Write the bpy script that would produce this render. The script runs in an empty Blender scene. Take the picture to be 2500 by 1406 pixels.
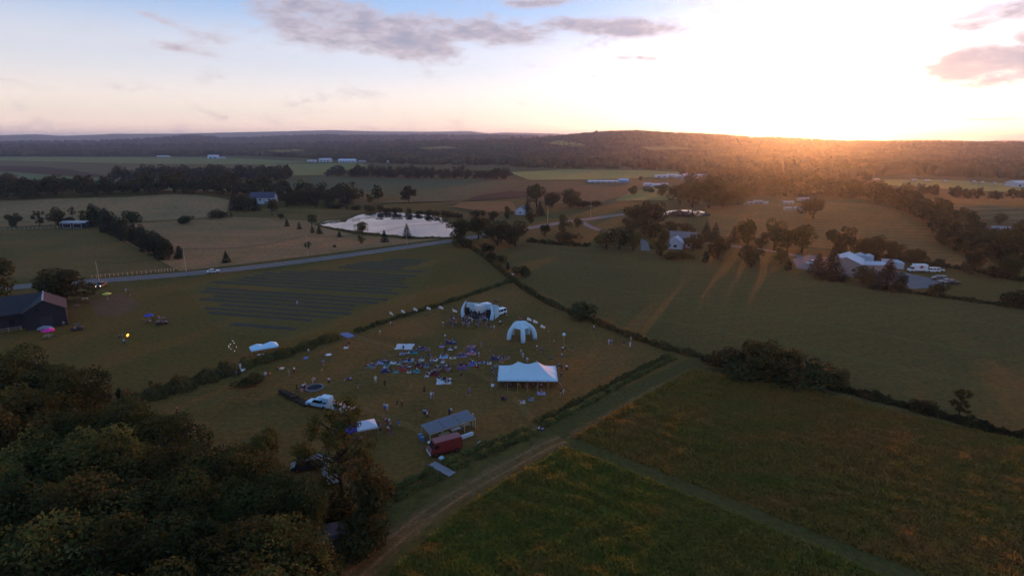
import bpy, bmesh, math, random
import numpy as np
from mathutils import Vector, Matrix

S = bpy.context.scene
COL = S.collection
R = math.radians
CAM_H, PITCH, FPX = 50.0, R(14.5), 1388.0
CP, SP = math.cos(PITCH), math.sin(PITCH)
rng = np.random.default_rng(7)
random.seed(7)

# ------------------------------------------------------------------ camera
cam = bpy.data.cameras.new('camera')
cam_o = bpy.data.objects.new('camera', cam)
COL.objects.link(cam_o)
cam.lens, cam.sensor_width = FPX / 2500 * 36, 36
cam.clip_start, cam.clip_end = 1.0, 60000
cam_o.location = (0, 0, CAM_H)
cam_o.rotation_euler = (math.pi / 2 - PITCH, 0, 0)
S.camera = cam_o

# ------------------------------------------------------------------ sky
SUN_EL, SUN_AZ = R(3.2), R(26.5)
w = bpy.data.worlds.new('World')
S.world = w
w.use_nodes = True
nt = w.node_tree
N, L = nt.nodes, nt.links
bg = N['Background']
def wn(t, **k):
    n = N.new(t)
    for a, b in k.items(): setattr(n, a, b)
    return n
def wmath(op, a, b=None, c=None):
    n = wn('ShaderNodeMath', operation=op)
    for i, v in enumerate((a, b, c)):
        if v is None: continue
        if isinstance(v, (int, float)): n.inputs[i].default_value = v
        else: L.new(v, n.inputs[i])
    return n.outputs[0]
def wmix(fac, a, b, mode='MIX'):
    n = wn('ShaderNodeMix', data_type='RGBA', blend_type=mode)
    for s, v in ((0, fac), (6, a), (7, b)):
        if isinstance(v, (int, float)): n.inputs[s].default_value = v
        elif isinstance(v, tuple): n.inputs[s].default_value = (*v, 1)
        else: L.new(v, n.inputs[s])
    return n.outputs[2]
SKY_STRENGTH = 0.125
sky = wn('ShaderNodeTexSky', sky_type='NISHITA', sun_disc=False, sun_elevation=SUN_EL,
         sun_rotation=SUN_AZ, air_density=0.8, dust_density=1.2, ozone_density=3.0, altitude=100)
tc = wn('ShaderNodeTexCoord')
sep = wn('ShaderNodeSeparateXYZ')
L.new(tc.outputs['Generated'], sep.inputs[0])
az = wmath('MULTIPLY', wmath('ARCTAN2', sep.outputs[0], sep.outputs[1]), 57.29578)
el = wmath('MULTIPLY', wmath('ARCSINE', sep.outputs[2]), 57.29578)
# clear-air gradient by elevation: pink at the horizon, pale above, blue overhead
ramp = wn('ShaderNodeValToRGB')
L.new(wmath('MULTIPLY', el, 1 / 90), ramp.inputs[0])
cr = ramp.color_ramp
cr.interpolation = 'EASE'
stops = [(0.0, (1.65, 1.14, .90)), (.03, (1.02, .82, .67)), (.08, (.70, .66, .63)), (.135, (.32, .45, .62)),
         (.3, (.21, .34, .56)), (1.0, (.13, .24, .45))]
while len(cr.elements) < len(stops): cr.elements.new(.5)
for e, (p, c) in zip(cr.elements, stops):
    e.position, e.color = p, (*c, 1)
glow = wmix(1.0, sky.outputs[0], (.80, .80, 1.05), 'MULTIPLY')
glow = wmix(1.0, glow, (SKY_STRENGTH,) * 3, 'MULTIPLY')
air = wmix(1.0, glow, ramp.outputs[0], 'ADD')
# clouds: ragged banks given by bearing and elevation, plus a thin scatter of cloud over the whole sky
cmb = wn('ShaderNodeCombineXYZ')
L.new(az, cmb.inputs[0]); L.new(wmath('MULTIPLY', el, 2.6), cmb.inputs[1])
def cnoise(scale, detail, off=0.0):
    m = wn('ShaderNodeVectorMath', operation='ADD'); m.inputs[1].default_value = (off, off * .7, off)
    L.new(cmb.outputs[0], m.inputs[0])
    n = wn('ShaderNodeTexNoise'); n.inputs['Scale'].default_value = scale; n.inputs['Detail'].default_value = detail
    n.inputs['Roughness'].default_value = .62
    L.new(m.outputs[0], n.inputs['Vector'])
    return n.outputs[0]
n1, n2, n3 = cnoise(.16, 7), cnoise(.055, 6, 31.0), cnoise(.5, 5, 9.0)
def cloud_dir(px, py):
    u, v = (px - 1250) / FPX, (py - 703) / FPX
    d = Vector((u, CP - v * SP, -SP - v * CP))
    d.normalize()
    return math.degrees(math.atan2(d.x, d.y)), math.degrees(math.asin(d.z))
# (px, py, half width px, half height px, weight, tilt)
BANKS = [(800, 58, 190, 72, 1.25, .10), (980, 92, 165, 56, 1.2, .16), (1130, 70, 300, 40, .9, .08), (1500, 68, 250, 26, .95, .06),
         (1300, 8, 110, 16, .8, 0), (430, 120, 90, 14, .50, .1), (380, 45, 70, 15, .42, .25), (1595, 143, 70, 10, .6, .05),
         (2420, 160, 190, 62, 1.15, .06), (2440, 35, 200, 32, .95, -.1), (2520, 90, 90, 22, .9, 0), (2380, 292, 130, 7, .45, .03), (700, 35, 70, 22, .7, .2)]
mask = None
for (px, py, hw, hh, wt, tilt) in BANKS:
    a0, e0 = cloud_dir(px, py)
    a1, _ = cloud_dir(px + hw, py); _, e1 = cloud_dir(px, py - hh)
    dx = wmath('MULTIPLY', wmath('SUBTRACT', az, a0), 1 / (a1 - a0))
    dy = wmath('SUBTRACT', wmath('MULTIPLY', wmath('SUBTRACT', el, e0), 1 / (e1 - e0)), wmath('MULTIPLY', dx, -tilt * hw / hh))
    d2 = wmath('ADD', wmath('MULTIPLY', dx, dx), wmath('MULTIPLY', dy, dy))
    m = wmath('MULTIPLY', wmath('SUBTRACT', 1.25, wmath('SQRT', d2)), wt)
    mask = m if mask is None else wmath('MAXIMUM', mask, m)
mask = wmath('MAXIMUM', mask, 0.0)
mask = wmath('MINIMUM', mask, 0.75)
body = wmath('ADD', mask, wmath('MULTIPLY', wmath('SUBTRACT', n1, .5), 2.3))
body = wmath('ADD', body, wmath('MULTIPLY', wmath('SUBTRACT', n3, .5), .9))
mr = wn('ShaderNodeMapRange', interpolation_type='SMOOTHSTEP')
L.new(body, mr.inputs[0])
mr.inputs[1].default_value, mr.inputs[2].default_value = .06, .80
gen = wn('ShaderNodeMapRange', interpolation_type='SMOOTHSTEP')
L.new(n2, gen.inputs[0])
gen.inputs[1].default_value, gen.inputs[2].default_value, gen.inputs[4].default_value = .58, .75, .22
cover = wmath('MAXIMUM', wmath('MULTIPLY', mr.outputs[0], .88), gen.outputs[0])
thick = wn('ShaderNodeMapRange', interpolation_type='SMOOTHSTEP')
L.new(wmath('ADD', body, wmath('MULTIPLY', wmath('SUBTRACT', n3, .5), .8)), thick.inputs[0])
thick.inputs[1].default_value, thick.inputs[2].default_value = .3, 1.25
ccol = wmix(thick.outputs[0], (.66, .53, .56), (.36, .35, .45))
ccol = wmix(1.0, ccol, wmix(1.0, glow, (.09, .08, .08), 'MULTIPLY'), 'ADD')
L.new(wmix(cover, air, ccol), bg.inputs[0])
bg.inputs[1].default_value = 1.0

# ------------------------------------------------------------------ sun
sun = bpy.data.lights.new('sun', 'SUN')
sun.energy, sun.angle, sun.color = 5.0, R(.5), (1.0, .27, .055)
sun_o = bpy.data.objects.new('sun', sun)
COL.objects.link(sun_o)
sd = Vector((math.sin(SUN_AZ) * math.cos(SUN_EL), math.cos(SUN_AZ) * math.cos(SUN_EL), math.sin(SUN_EL)))
sun_o.rotation_euler = sd.to_track_quat('Z', 'Y').to_euler()
sun_o.location = (0, 0, 300)

vs = S.view_settings
vs.view_transform, vs.look, vs.exposure, vs.gamma = 'Standard', 'None', 0.0, 1.0
vs.use_curve_mapping = False
cy = S.cycles
cy.use_denoising = True
cy.max_bounces, cy.diffuse_bounces, cy.glossy_bounces, cy.transmission_bounces = 3, 1, 2, 1
cy.volume_bounces, cy.transparent_max_bounces = 0, 6
cy.sample_clamp_indirect = 4
cy.use_adaptive_sampling, cy.adaptive_threshold = True, .025
cy.use_light_tree = False
GLOW_DENSITY, GLOW_G = 5.0e-5, 0.865
AIR_DENSITY, AIR_G = 4.8e-5, 0.05

# ------------------------------------------------------------------ land shape
def pix_dir(px, py):
    u, v = (px - 1250) / FPX, (py - 703) / FPX
    return Vector((u, CP - v * SP, -SP - v * CP))
def px_az(px): 
    d = pix_dir(px, 344); return math.atan2(d.x, d.y)
def crest(list_, rc, drop):
    out = []
    for px, py in list_:
        d = pix_dir(px, py); t = rc / math.hypot(d.x, d.y)
        out.append((math.atan2(d.x, d.y), CAM_H + t * d.z - drop))
    a = np.array(out)
    return a[:, 0], a[:, 1]
RIDGES = [
    (1350, 2900, 4300, crest([(-900, 368), (0, 367), (400, 364), (600, 361), (850, 352), (950, 348), (1100, 345), (1300, 339), (1400, 329), (1480, 322),
        (1550, 320), (1620, 324), (1750, 329), (1820, 335), (1840, 337), (1880, 336), (1950, 339), (2060, 345), (2200, 346), (2350, 347), (2500, 348), (3300, 352)], 2900, 13)),
    (3600, 5400, 7500, crest([(-900, 354), (0, 352), (230, 349), (330, 345), (400, 341), (440, 337), (470, 335), (510, 338), (560, 341), (620, 340), (700, 336), (800, 333), (870, 335),
        (1000, 334), (1200, 334), (1350, 336), (1500, 345), (2000, 352), (3300, 352)], 5400, 12)),
    (7500, 11000, 15000, crest([(-900, 334), (0, 331), (90, 328), (150, 332), (250, 329), (270, 327), (420, 327), (600, 323), (700, 321), (810, 318), (900, 321), (1050, 322),
        (1150, 321), (1190, 326), (1240, 324), (1365, 327), (1450, 334), (1600, 340), (1800, 348), (2060, 352), (2130, 347), (2200, 341), (2300, 341), (2400, 346), (2450, 342), (2500, 343), (3300, 346)], 11000, 0))]
BUMPS = [(-270, 455, 105, 58, 9.2), (-470, 470, 150, 60, 7.2), (330, 395, 125, 66, 8.2)]
def sstep(t):
    t = np.clip(t, 0, 1); return t * t * (3 - 2 * t)
def height(x, y):
    x, y = np.asarray(x, float), np.asarray(y, float)
    r = np.hypot(x, y); a = np.arctan2(x, y)
    z = np.zeros_like(r)
    for (bx, by, sx, sy, h) in BUMPS:
        q = ((x - bx) / sx) ** 2 + ((y - by) / sy) ** 2
        z = z + h * np.clip(np.exp(-.5 * q) - .075, 0, None)
    for i, (r0, rc, r1, (ca, ch)) in enumerate(RIDGES):
        prof = np.interp(a, ca, ch)
        wob = 1 + .05 * np.sin(a * 37 + r / 420 + i) * np.sin(r / 260 + a * 11)
        up = sstep((r - r0) / (rc - r0)) ** 1.15
        dn = 1 - sstep((r - rc) / (r1 - rc))
        front = np.where(r < rc, up * np.where(r < .92 * rc, wob, 1), dn)
        z = np.maximum(z, np.clip(prof, 0, None) * front)
    return z
def hz(x, y):
    r = math.hypot(x, y)
    if r > 1349 or r < 1: return float(height(x, y)) if r > 1 else 0.0
    z = 0.0
    for (bx, by, sx, sy, h) in BUMPS:
        q = ((x - bx) / sx) ** 2 + ((y - by) / sy) ** 2
        if q < 5.2: z += h * max(math.exp(-.5 * q) - .075, 0)
    return z
def G(px, py, up=0.0):
    """point on the land seen at a pixel of the photograph (or 'up' metres above the land)"""
    d = pix_dir(px, py)
    hl = math.hypot(d.x, d.y)
    t, last = 10.0, 10.0
    if d.z < 0:   # nothing rises above 10 m before the ridges
        t = last = min((CAM_H - 12 - up) / -d.z, 1300 / hl)
    while t * hl < 16000:
        p = d * t
        if CAM_H + p.z < hz(p.x, p.y) + up: break
        last = t; t *= 1.01
    a, b = last, t
    for _ in range(24):
        m = (a + b) / 2; p = d * m
        if CAM_H + p.z < hz(p.x, p.y) + up: b = m
        else: a = m
    p = d * b
    return Vector((p.x, p.y, hz(p.x, p.y)))
def proj(p):
    q = Vector(p) - Vector((0, 0, CAM_H))
    dep = q.y * CP - q.z * SP
    return 1250 + FPX * q.x / dep, 703 - FPX * (q.y * SP + q.z * CP) / dep
def tall(base, py_top):
    """height of a thing standing at base whose top shows at row py_top"""
    lo, hi = .1, 90
    for _ in range(30):
        m = (lo + hi) / 2
        if proj((base.x, base.y, base.z + m))[1] > py_top: lo = m
        else: hi = m
    return lo

# ------------------------------------------------------------------ materials
MATS = {}
def nodes_of(name):
    m = bpy.data.materials.new(name); m.use_nodes = True
    return m, m.node_tree.nodes, m.node_tree.links, m.node_tree.nodes['Principled BSDF']
def paint(name, col, rough=.6, spec=.3, metal=0.0, var=.12, scale=1.5, emit=None):
    """plain paint / cloth / metal with slight unevenness"""
    if name in MATS: return MATS[name]
    m, n, l, b = nodes_of(name)
    t = n.new('ShaderNodeTexNoise'); t.inputs['Scale'].default_value = scale; t.inputs['Detail'].default_value = 4
    c = n.new('ShaderNodeTexCoord'); l.new(c.outputs['Object'], t.inputs['Vector'])
    x = n.new('ShaderNodeMix'); x.data_type = 'RGBA'; l.new(t.outputs[0], x.inputs[0])
    x.inputs[6].default_value = (*[v * (1 - var) for v in col], 1); x.inputs[7].default_value = (*[min(1, v * (1 + var)) for v in col], 1)
    l.new(x.outputs[2], b.inputs['Base Color'])
    b.inputs['Roughness'].default_value, b.inputs['Specular IOR Level'].default_value, b.inputs['Metallic'].default_value = rough, spec, metal
    if emit:
        b.inputs['Emission Color'].default_value = (*emit[:3], 1); b.inputs['Emission Strength'].default_value = emit[3]
    MATS[name] = m
    return m
def field_mat(name, ca, cb, cc=None, patch=.02, stripe=None, fine=1.2, bump=.35, streak=None):
    """grass, hay or crop: large patches, optional rows (angle deg, period m, strength, colour), fine tufts"""
    if name in MATS: return MATS[name]
    dry = lambda c: (c[0] * 1.2, c[1] * .98, c[2] * .70) if c else c
    ca, cb, cc = dry(ca), dry(cb), dry(cc)
    if stripe: stripe = (*stripe[:3], dry(stripe[3]))
    if streak: streak = (*streak[:3], dry(streak[3]))
    m, n, l, b = nodes_of(name)
    co = n.new('ShaderNodeTexCoord')
    def noise(scale, detail=5, stretch=None, rough=.6):
        t = n.new('ShaderNodeTexNoise'); t.inputs['Scale'].default_value = scale; t.inputs['Detail'].default_value = detail; t.inputs['Roughness'].default_value = rough
        if stretch:
            mp = n.new('ShaderNodeMapping'); mp.inputs['Rotation'].default_value = (0, 0, R(stretch[0])); mp.inputs['Scale'].default_value = (stretch[1], 1, 1)
            l.new(co.outputs['Object'], mp.inputs[0]); l.new(mp.outputs[0], t.inputs['Vector'])
        else: l.new(co.outputs['Object'], t.inputs['Vector'])
        return t.outputs[0]
    def mixc(f, a, c):
        x = n.new('ShaderNodeMix'); x.data_type = 'RGBA'
        l.new(f, x.inputs[0])
        for s, v in ((6, a), (7, c)):
            if isinstance(v, tuple): x.inputs[s].default_value = (*v, 1)
            else: l.new(v, x.inputs[s])
        return x.outputs[2]
    def rng_(f, lo, hi, tmax=1.0):
        r = n.new('ShaderNodeMapRange'); r.inputs[1].default_value, r.inputs[2].default_value, r.inputs[4].default_value = lo, hi, tmax
        l.new(f, r.inputs[0]); return r.outputs[0]
    col = mixc(rng_(noise(patch), .36, .64), ca, cb)
    if cc: col = mixc(rng_(noise(patch * 2.7, 6), .5, .72, .85), col, cc)
    if streak:
        col = mixc(rng_(noise(streak[1], 5, (streak[0], .12)), .45, .75, streak[2]), col, streak[3])
    if stripe:
        mp = n.new('ShaderNodeMapping'); mp.inputs['Rotation'].default_value = (0, 0, R(stripe[0]))
        l.new(co.outputs['Object'], mp.inputs[0])
        wv = n.new('ShaderNodeTexWave'); wv.bands_direction = 'Y'; wv.inputs['Scale'].default_value = 6.2832 / (20 * stripe[1]) * 1.0
        wv.inputs['Distortion'].default_value = 1.2; wv.inputs['Detail'].default_value = 2; wv.inputs['Detail Scale'].default_value = .4
        l.new(mp.outputs[0], wv.inputs['Vector'])
        col = mixc(rng_(wv.outputs[1], .3, .7, stripe[2]), col, stripe[3])
    f = noise(fine, 6, None, .7)
    d = n.new('ShaderNodeMix'); d.data_type = 'RGBA'; d.blend_type = 'MULTIPLY'; d.inputs[0].default_value = 1
    l.new(col, d.inputs[6])
    k = n.new('ShaderNodeMapRange'); l.new(f, k.inputs[0]); k.inputs[1].default_value, k.inputs[2].default_value, k.inputs[3].default_value, k.inputs[4].default_value = .3, .7, .62, 1.38
    g = n.new('ShaderNodeCombineColor')
    for i in range(3): l.new(k.outputs[0], g.inputs[i])
    l.new(g.outputs[0], d.inputs[7])
    l.new(d.outputs[2], b.inputs['Base Color'])
    bp = n.new('ShaderNodeBump'); bp.inputs['Strength'].default_value = bump; bp.inputs['Distance'].default_value = .4
    l.new(f, bp.inputs['Height']); l.new(bp.outputs[0], b.inputs['Normal'])
    b.inputs['Roughness'].default_value = 1; b.inputs['Specular IOR Level'].default_value = 0.03
    MATS[name] = m
    return m
def leaf_mat(name, ca, cb, scale=.35, trans=.35):
    """leaves: light and dark clumps, a little light coming through"""
    if name in MATS: return MATS[name]
    m, n, l, b = nodes_of(name)
    co = n.new('ShaderNodeTexCoord'); oi = n.new('ShaderNodeObjectInfo')
    t = n.new('ShaderNodeTexNoise'); t.inputs['Scale'].default_value = scale; t.inputs['Detail'].default_value = 5
    l.new(co.outputs['Object'], t.inputs['Vector'])
    r = n.new('ShaderNodeMapRange'); r.inputs[1].default_value, r.inputs[2].default_value = .35, .65; l.new(t.outputs[0], r.inputs[0])
    x = n.new('ShaderNodeMix'); x.data_type = 'RGBA'; l.new(r.outputs[0], x.inputs[0])
    x.inputs[6].default_value, x.inputs[7].default_value = (*ca, 1), (*cb, 1)
    h = n.new('ShaderNodeHueSaturation'); l.new(x.outputs[2], h.inputs['Color'])
    hm = n.new('ShaderNodeMapRange'); l.new(oi.outputs['Random'], hm.inputs[0]); hm.inputs[3].default_value, hm.inputs[4].default_value = .47, .52; l.new(hm.outputs[0], h.inputs['Hue'])
    hv = n.new('ShaderNodeMapRange'); l.new(oi.outputs['Random'], hv.inputs[0]); hv.inputs[3].default_value, hv.inputs[4].default_value = .75, 1.25; l.new(hv.outputs[0], h.inputs['Value'])
    l.new(h.outputs[0], b.inputs['Base Color'])
    b.inputs['Roughness'].default_value = .8; b.inputs['Specular IOR Level'].default_value = .08
    tr = n.new('ShaderNodeBsdfTranslucent'); l.new(h.outputs[0], tr.inputs[0])
    ms = n.new('ShaderNodeMixShader'); ms.inputs[0].default_value = trans
    l.new(b.outputs[0], ms.inputs[1]); l.new(tr.outputs[0], ms.inputs[2])
    l.new(ms.outputs[0], n['Material Output'].inputs[0])
    MATS[name] = m
    return m
BARK = paint('bark', (.05, .038, .028), .95, .05, scale=3, var=.4)
WHITE = paint('white_paint', (.6, .62, .64), .45, .4, var=.05)
BLACK = paint('black_plastic', (.015, .015, .018), .5, .3)
GLASS = paint('dark_glass', (.015, .018, .025), .08, .6)
RUBBER = paint('rubber', (.018, .018, .018), .9, .1)
CHROME = paint('chrome', (.6, .6, .62), .25, .5, 1.0)
STEEL = paint('galvanised_steel', (.32, .33, .35), .45, .4, .6)
WOOD = paint('weathered_wood', (.16, .12, .085), .9, .1, scale=4, var=.35)
PALEWOOD = paint('pale_wood', (.42, .31, .2), .8, .2, scale=4, var=.25)
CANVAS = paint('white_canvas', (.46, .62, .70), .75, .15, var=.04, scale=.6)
ROPE = paint('rope', (.45, .4, .3), .9, .05)

# ------------------------------------------------------------------ mesh helpers
def np_mesh(name, V, F):
    V, F = np.asarray(V, np.float32), np.asarray(F, np.int32)
    me = bpy.data.meshes.new(name)
    k = F.shape[1]
    me.vertices.add(len(V)); me.vertices.foreach_set('co', V.ravel())
    me.loops.add(F.size); me.loops.foreach_set('vertex_index', F.ravel())
    me.polygons.add(len(F)); me.polygons.foreach_set('loop_start', np.arange(0, F.size, k, dtype=np.int32))
    me.update(calc_edges=True)
    return me
class MB:
    """collects simple solids into one mesh"""
    def __init__(s): s.v, s.f = [], []
    def add(s, vs, fs):
        o = len(s.v); s.v += [tuple(v) for v in vs]; s.f += [tuple(i + o for i in f) for f in fs]; return s
    def box(s, c, d, rz=0.0, rx=0.0):
        hx, hy, hz_ = d[0] / 2, d[1] / 2, d[2] / 2
        m = Matrix.Rotation(rz, 3, 'Z') @ Matrix.Rotation(rx, 3, 'X')
        vs = [Vector(c) + m @ Vector((x * hx, y * hy, z * hz_)) for x in (-1, 1) for y in (-1, 1) for z in (-1, 1)]
        return s.add(vs, [(0, 1, 3, 2), (4, 6, 7, 5), (0, 4, 5, 1), (2, 3, 7, 6), (0, 2, 6, 4), (1, 5, 7, 3)])
    def tube(s, pts, radii, n=8, cap=True):
        pts = [Vector(p) for p in pts]
        if isinstance(radii, (int, float)): radii = [radii] * len(pts)
        vs, fs = [], []
        up = Vector((0, 0, 1))
        prev = None
        for i, p in enumerate(pts):
            t = (pts[min(i + 1, len(pts) - 1)] - pts[max(i - 1, 0)]).normalized()
            if prev is None:
                a = t.cross(up) if abs(t.dot(up)) < .95 else t.cross(Vector((1, 0, 0)))
            else: a = prev - t * prev.dot(t)
            a.normalize(); prev = a
            b = t.cross(a)
            for k in range(n):
                q = 2 * math.pi * k / n
                vs.append(p + (a * math.cos(q) + b * math.sin(q)) * radii[i])
        for i in range(len(pts) - 1):
            for k in range(n):
                fs.append((i * n + k, i * n + (k + 1) % n, (i + 1) * n + (k + 1) % n, (i + 1) * n + k))
        if cap:
            fs.append(tuple(range(n - 1, -1, -1))); fs.append(tuple(range((len(pts) - 1) * n, len(pts) * n)))
        return s.add(vs, fs)
    def prism(s, prof, w0, w1=None, ztop=None, y0=0.0):
        """side profile (x, z) swept across y, w1: width at the top of the profile (tumblehome)"""
        zs = [p[1] for p in prof]; lo, hi = min(zs), max(zs)
        n = len(prof); vs = []
        for sgn in (-1, 1):
            for (x, z) in prof:
                t = (z - lo) / (hi - lo + 1e-6); ww = w0 + ((w1 if w1 else w0) - w0) * t
                vs.append((x, y0 + sgn * ww / 2, z))
        fs = [tuple(range(n)), tuple(range(2 * n - 1, n - 1, -1))] + [(i, n + i, n + (i + 1) % n, (i + 1) % n) for i in range(n)]
        return s.add(vs, fs)
    def ball(s, c, r, n=8, m=6, sq=(1, 1, 1)):
        vs, fs = [], []
        for i in range(m + 1):
            p = math.pi * i / m
            for k in range(n):
                q = 2 * math.pi * k / n
                vs.append((c[0] + r * sq[0] * math.sin(p) * math.cos(q), c[1] + r * sq[1] * math.sin(p) * math.sin(q), c[2] + r * sq[2] * math.cos(p)))
        for i in range(m):
            for k in range(n): fs.append((i * n + k, i * n + (k + 1) % n, (i + 1) * n + (k + 1) % n, (i + 1) * n + k)[::-1])
        return s.add(vs, fs)
    def mesh(s, name, mat=None, smooth=False, bevel=0.0):
        me = bpy.data.meshes.new(name); me.from_pydata(s.v, [], s.f); me.update()
        bm = bmesh.new(); bm.from_mesh(me)
        bmesh.ops.remove_doubles(bm, verts=bm.verts, dist=1e-5)
        if bevel: bmesh.ops.bevel(bm, geom=bm.edges[:], offset=bevel, segments=2, affect='EDGES', clamp_overlap=True)
        bmesh.ops.recalc_face_normals(bm, faces=bm.faces)
        bm.to_mesh(me); bm.free()
        if smooth: me.polygons.foreach_set('use_smooth', [True] * len(me.polygons))
        if mat: me.materials.append(mat)
        return me
    def build(s, name, mat, parent=None, smooth=False, bevel=0.0, loc=None, rz=None):
        return place(name, s.mesh(name, mat, smooth, bevel), parent, loc, rz)
LABELS = {}
def place(name, me, parent=None, loc=None, rz=None, mat=None):
    o = bpy.data.objects.new(name, me); COL.objects.link(o)
    if parent is not None: o.parent = parent
    if loc is not None: o.location = loc
    if rz is not None: o.rotation_euler = (0, 0, rz)
    if mat is not None and o.material_slots:
        o.material_slots[0].link = 'OBJECT'; o.material_slots[0].material = mat
    return o
def tag(o, label, cat=None, group=None, kind=None):
    o['label'] = label
    if cat: o['category'] = cat
    if group: o['group'] = group
    if kind: o['kind'] = kind
    LABELS.setdefault(label, []).append((o.name, group))
    return o
def thing(name, label, cat, loc, rz=0.0, group=None):
    o = bpy.data.objects.new(name, None); COL.objects.link(o)
    o.location = loc; o.rotation_euler = (0, 0, rz); o.empty_display_size = .3
    return tag(o, label, cat, group)
def heading(a, b): return math.atan2(b[1] - a[1], b[0] - a[0])
# ================================================================== the land
angs = np.concatenate([np.linspace(-62, 62, 330), np.linspace(66, 294, 40)]) * math.pi / 180
radii = np.concatenate([[4], np.geomspace(16, 17500, 300)])
AA, RR = np.meshgrid(angs, radii)
X, Y = RR * np.sin(AA), RR * np.cos(AA)
Zg = height(X, Y)
Zg = np.where((np.abs(AA) > 1.1), 0, Zg)
na, nr = len(angs), len(radii)
V = np.stack([X, Y, Zg], -1).reshape(-1, 3)
ii, jj = np.meshgrid(np.arange(nr - 1), np.arange(na), indexing='ij')
F = np.stack([ii * na + jj, (ii + 1) * na + jj, (ii + 1) * na + (jj + 1) % na, ii * na + (jj + 1) % na], -1).reshape(-1, 4)[:, ::-1]
V = np.vstack([V, [[0, 0, 0]]])
me = np_mesh('ground', V, F)
me.polygons.foreach_set('use_smooth', [True] * len(me.polygons))
me.materials.append(field_mat('rough_pasture', (.075, .075, .028), (.085, .07, .03), (.05, .055, .022), .012, fine=.5))
tag(place('ground', me), 'rough grass ground of the whole valley', 'ground', kind='structure')

def clip_lines(bm, step):
    xs = [v.co.x for v in bm.verts]; ys = [v.co.y for v in bm.verts]
    for lo, hi, no in ((min(xs), max(xs), (1, 0, 0)), (min(ys), max(ys), (0, 1, 0))):
        k = math.floor(lo / step) + 1
        while k * step < hi:
            bmesh.ops.bisect_plane(bm, geom=bm.verts[:] + bm.edges[:] + bm.faces[:], plane_co=Vector(no) * k * step, plane_no=no, dist=1e-4)
            k += 1
def sheet(name, pts, mat, off, label, cat='field', kind='structure', step=None, parent=None, extra=None):
    """a flat piece of land draped over the ground; pts are world points"""
    bm = bmesh.new()
    vs = [bm.verts.new((p[0], p[1], 0)) for p in pts]
    f = bm.faces.new(vs)
    f.normal_update()
    if f.normal.z < 0: f.normal_flip()
    bmesh.ops.triangulate(bm, faces=bm.faces[:])
    if step: clip_lines(bm, step)
    for v in bm.verts: v.co.z = hz(v.co.x, v.co.y) + off
    bmesh.ops.triangulate(bm, faces=bm.faces[:])
    me = bpy.data.meshes.new(name); bm.to_mesh(me); bm.free()
    me.materials.append(mat)
    o = place(name, me, parent)
    if label: tag(o, label, cat if kind != 'structure' else cat, kind=kind)
    return o
def P(*px): return [G(a, b) for a, b in px]
def smooth_line(pts, n=6):
    pts = [Vector(p) for p in pts]; out = []
    for i in range(len(pts) - 1):
        p0, p1, p2, p3 = pts[max(i - 1, 0)], pts[i], pts[i + 1], pts[min(i + 2, len(pts) - 1)]
        for k in range(n):
            t = k / n
            out.append(.5 * ((2 * p1) + (p2 - p0) * t + (2 * p0 - 5 * p1 + 4 * p2 - p3) * t * t + (3 * p1 - p0 - 3 * p2 + p3) * t ** 3))
    return out + [pts[-1]]
def strip(name, line, width, mat, off, label=None, cat=None, kind=None, parent=None, shift=0.0, wob=0.0):
    line = [Vector((p[0], p[1], 0)) for p in line]
    vs = []
    for i, p in enumerate(line):
        t = (line[min(i + 1, len(line) - 1)] - line[max(i - 1, 0)]).normalized(); n = Vector((-t.y, t.x, 0))
        wl = width * (1 + wob * math.sin(i * 2.3) * .5)
        for s_ in (-.5, .5):
            q = p + n * (shift + s_ * wl); vs.append((q.x, q.y, hz(q.x, q.y) + off))
    fs = [(2 * i, 2 * i + 2, 2 * i + 3, 2 * i + 1)[::-1] for i in range(len(line) - 1)]
    me = bpy.data.meshes.new(name); me.from_pydata(vs, [], fs); me.update(); me.materials.append(mat)
    o = place(name, me, parent)
    if label: tag(o, label, cat, kind=kind)
    return o
FM = field_mat
mown = FM('mown_festival_grass', (.14, .088, .036), (.08, .072, .027), (.062, .056, .024), .03, fine=1.0, streak=(24, .25, .55, (.15, .085, .04)))  # patch contrast and sun-bearing streaks paint tree shadow bands into the grass colour
lawn = FM('farm_lawn', (.098, .076, .026), (.082, .07, .024), (.115, .072, .034), .03, fine=.9)
hay_r = FM('grey_green_hayfield', (.084, .072, .031), (.098, .076, .030), (.112, .078, .034), .018, fine=.8, stripe=(-12, 5.5, .18, (.052, .062, .028)), streak=(14, .05, .5, (.11, .09, .036)))
meadow_m = FM('tall_meadow', (.082, .068, .024), (.056, .07, .02), (.105, .07, .030), .04, fine=1.6, bump=.8, streak=(10, .22, .6, (.115, .07, .03)))
meadow_l = FM('green_meadow', (.045, .075, .018), (.06, .072, .02), (.095, .072, .026), .05, fine=1.6, bump=.8, streak=(10, .22, .4, (.10, .07, .026)))
lane_m = FM('mown_lane', (.06, .065, .026), (.075, .065, .028), None, .05, fine=1.2)
track_m = FM('dirt_track', (.13, .095, .055), (.09, .072, .036), (.07, .07, .028), .22, fine=1.5, bump=.5)
gold = FM('golden_hayfield', (.26, .16, .10), (.20, .14, .085), (.13, .125, .07), .016, fine=.6, stripe=(8, 9, .14, (.13, .095, .045)), streak=(10, .03, .6, (.11, .105, .055)))
padd = FM('paddock', (.15, .10, .042), (.06, .07, .03), (.16, .095, .045), .012, fine=.7, streak=(4, .05, .85, (.058, .07, .034)))
mound_m = FM('mound_hay', (.24, .17, .11), (.16, .14, .085), (.27, .17, .11), .014, fine=.5)
crop_d = FM('dark_crop', (.055, .07, .04), (.08, .08, .048), None, .006, fine=.2, stripe=(-6, 15, .75, (.12, .11, .065)))
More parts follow.
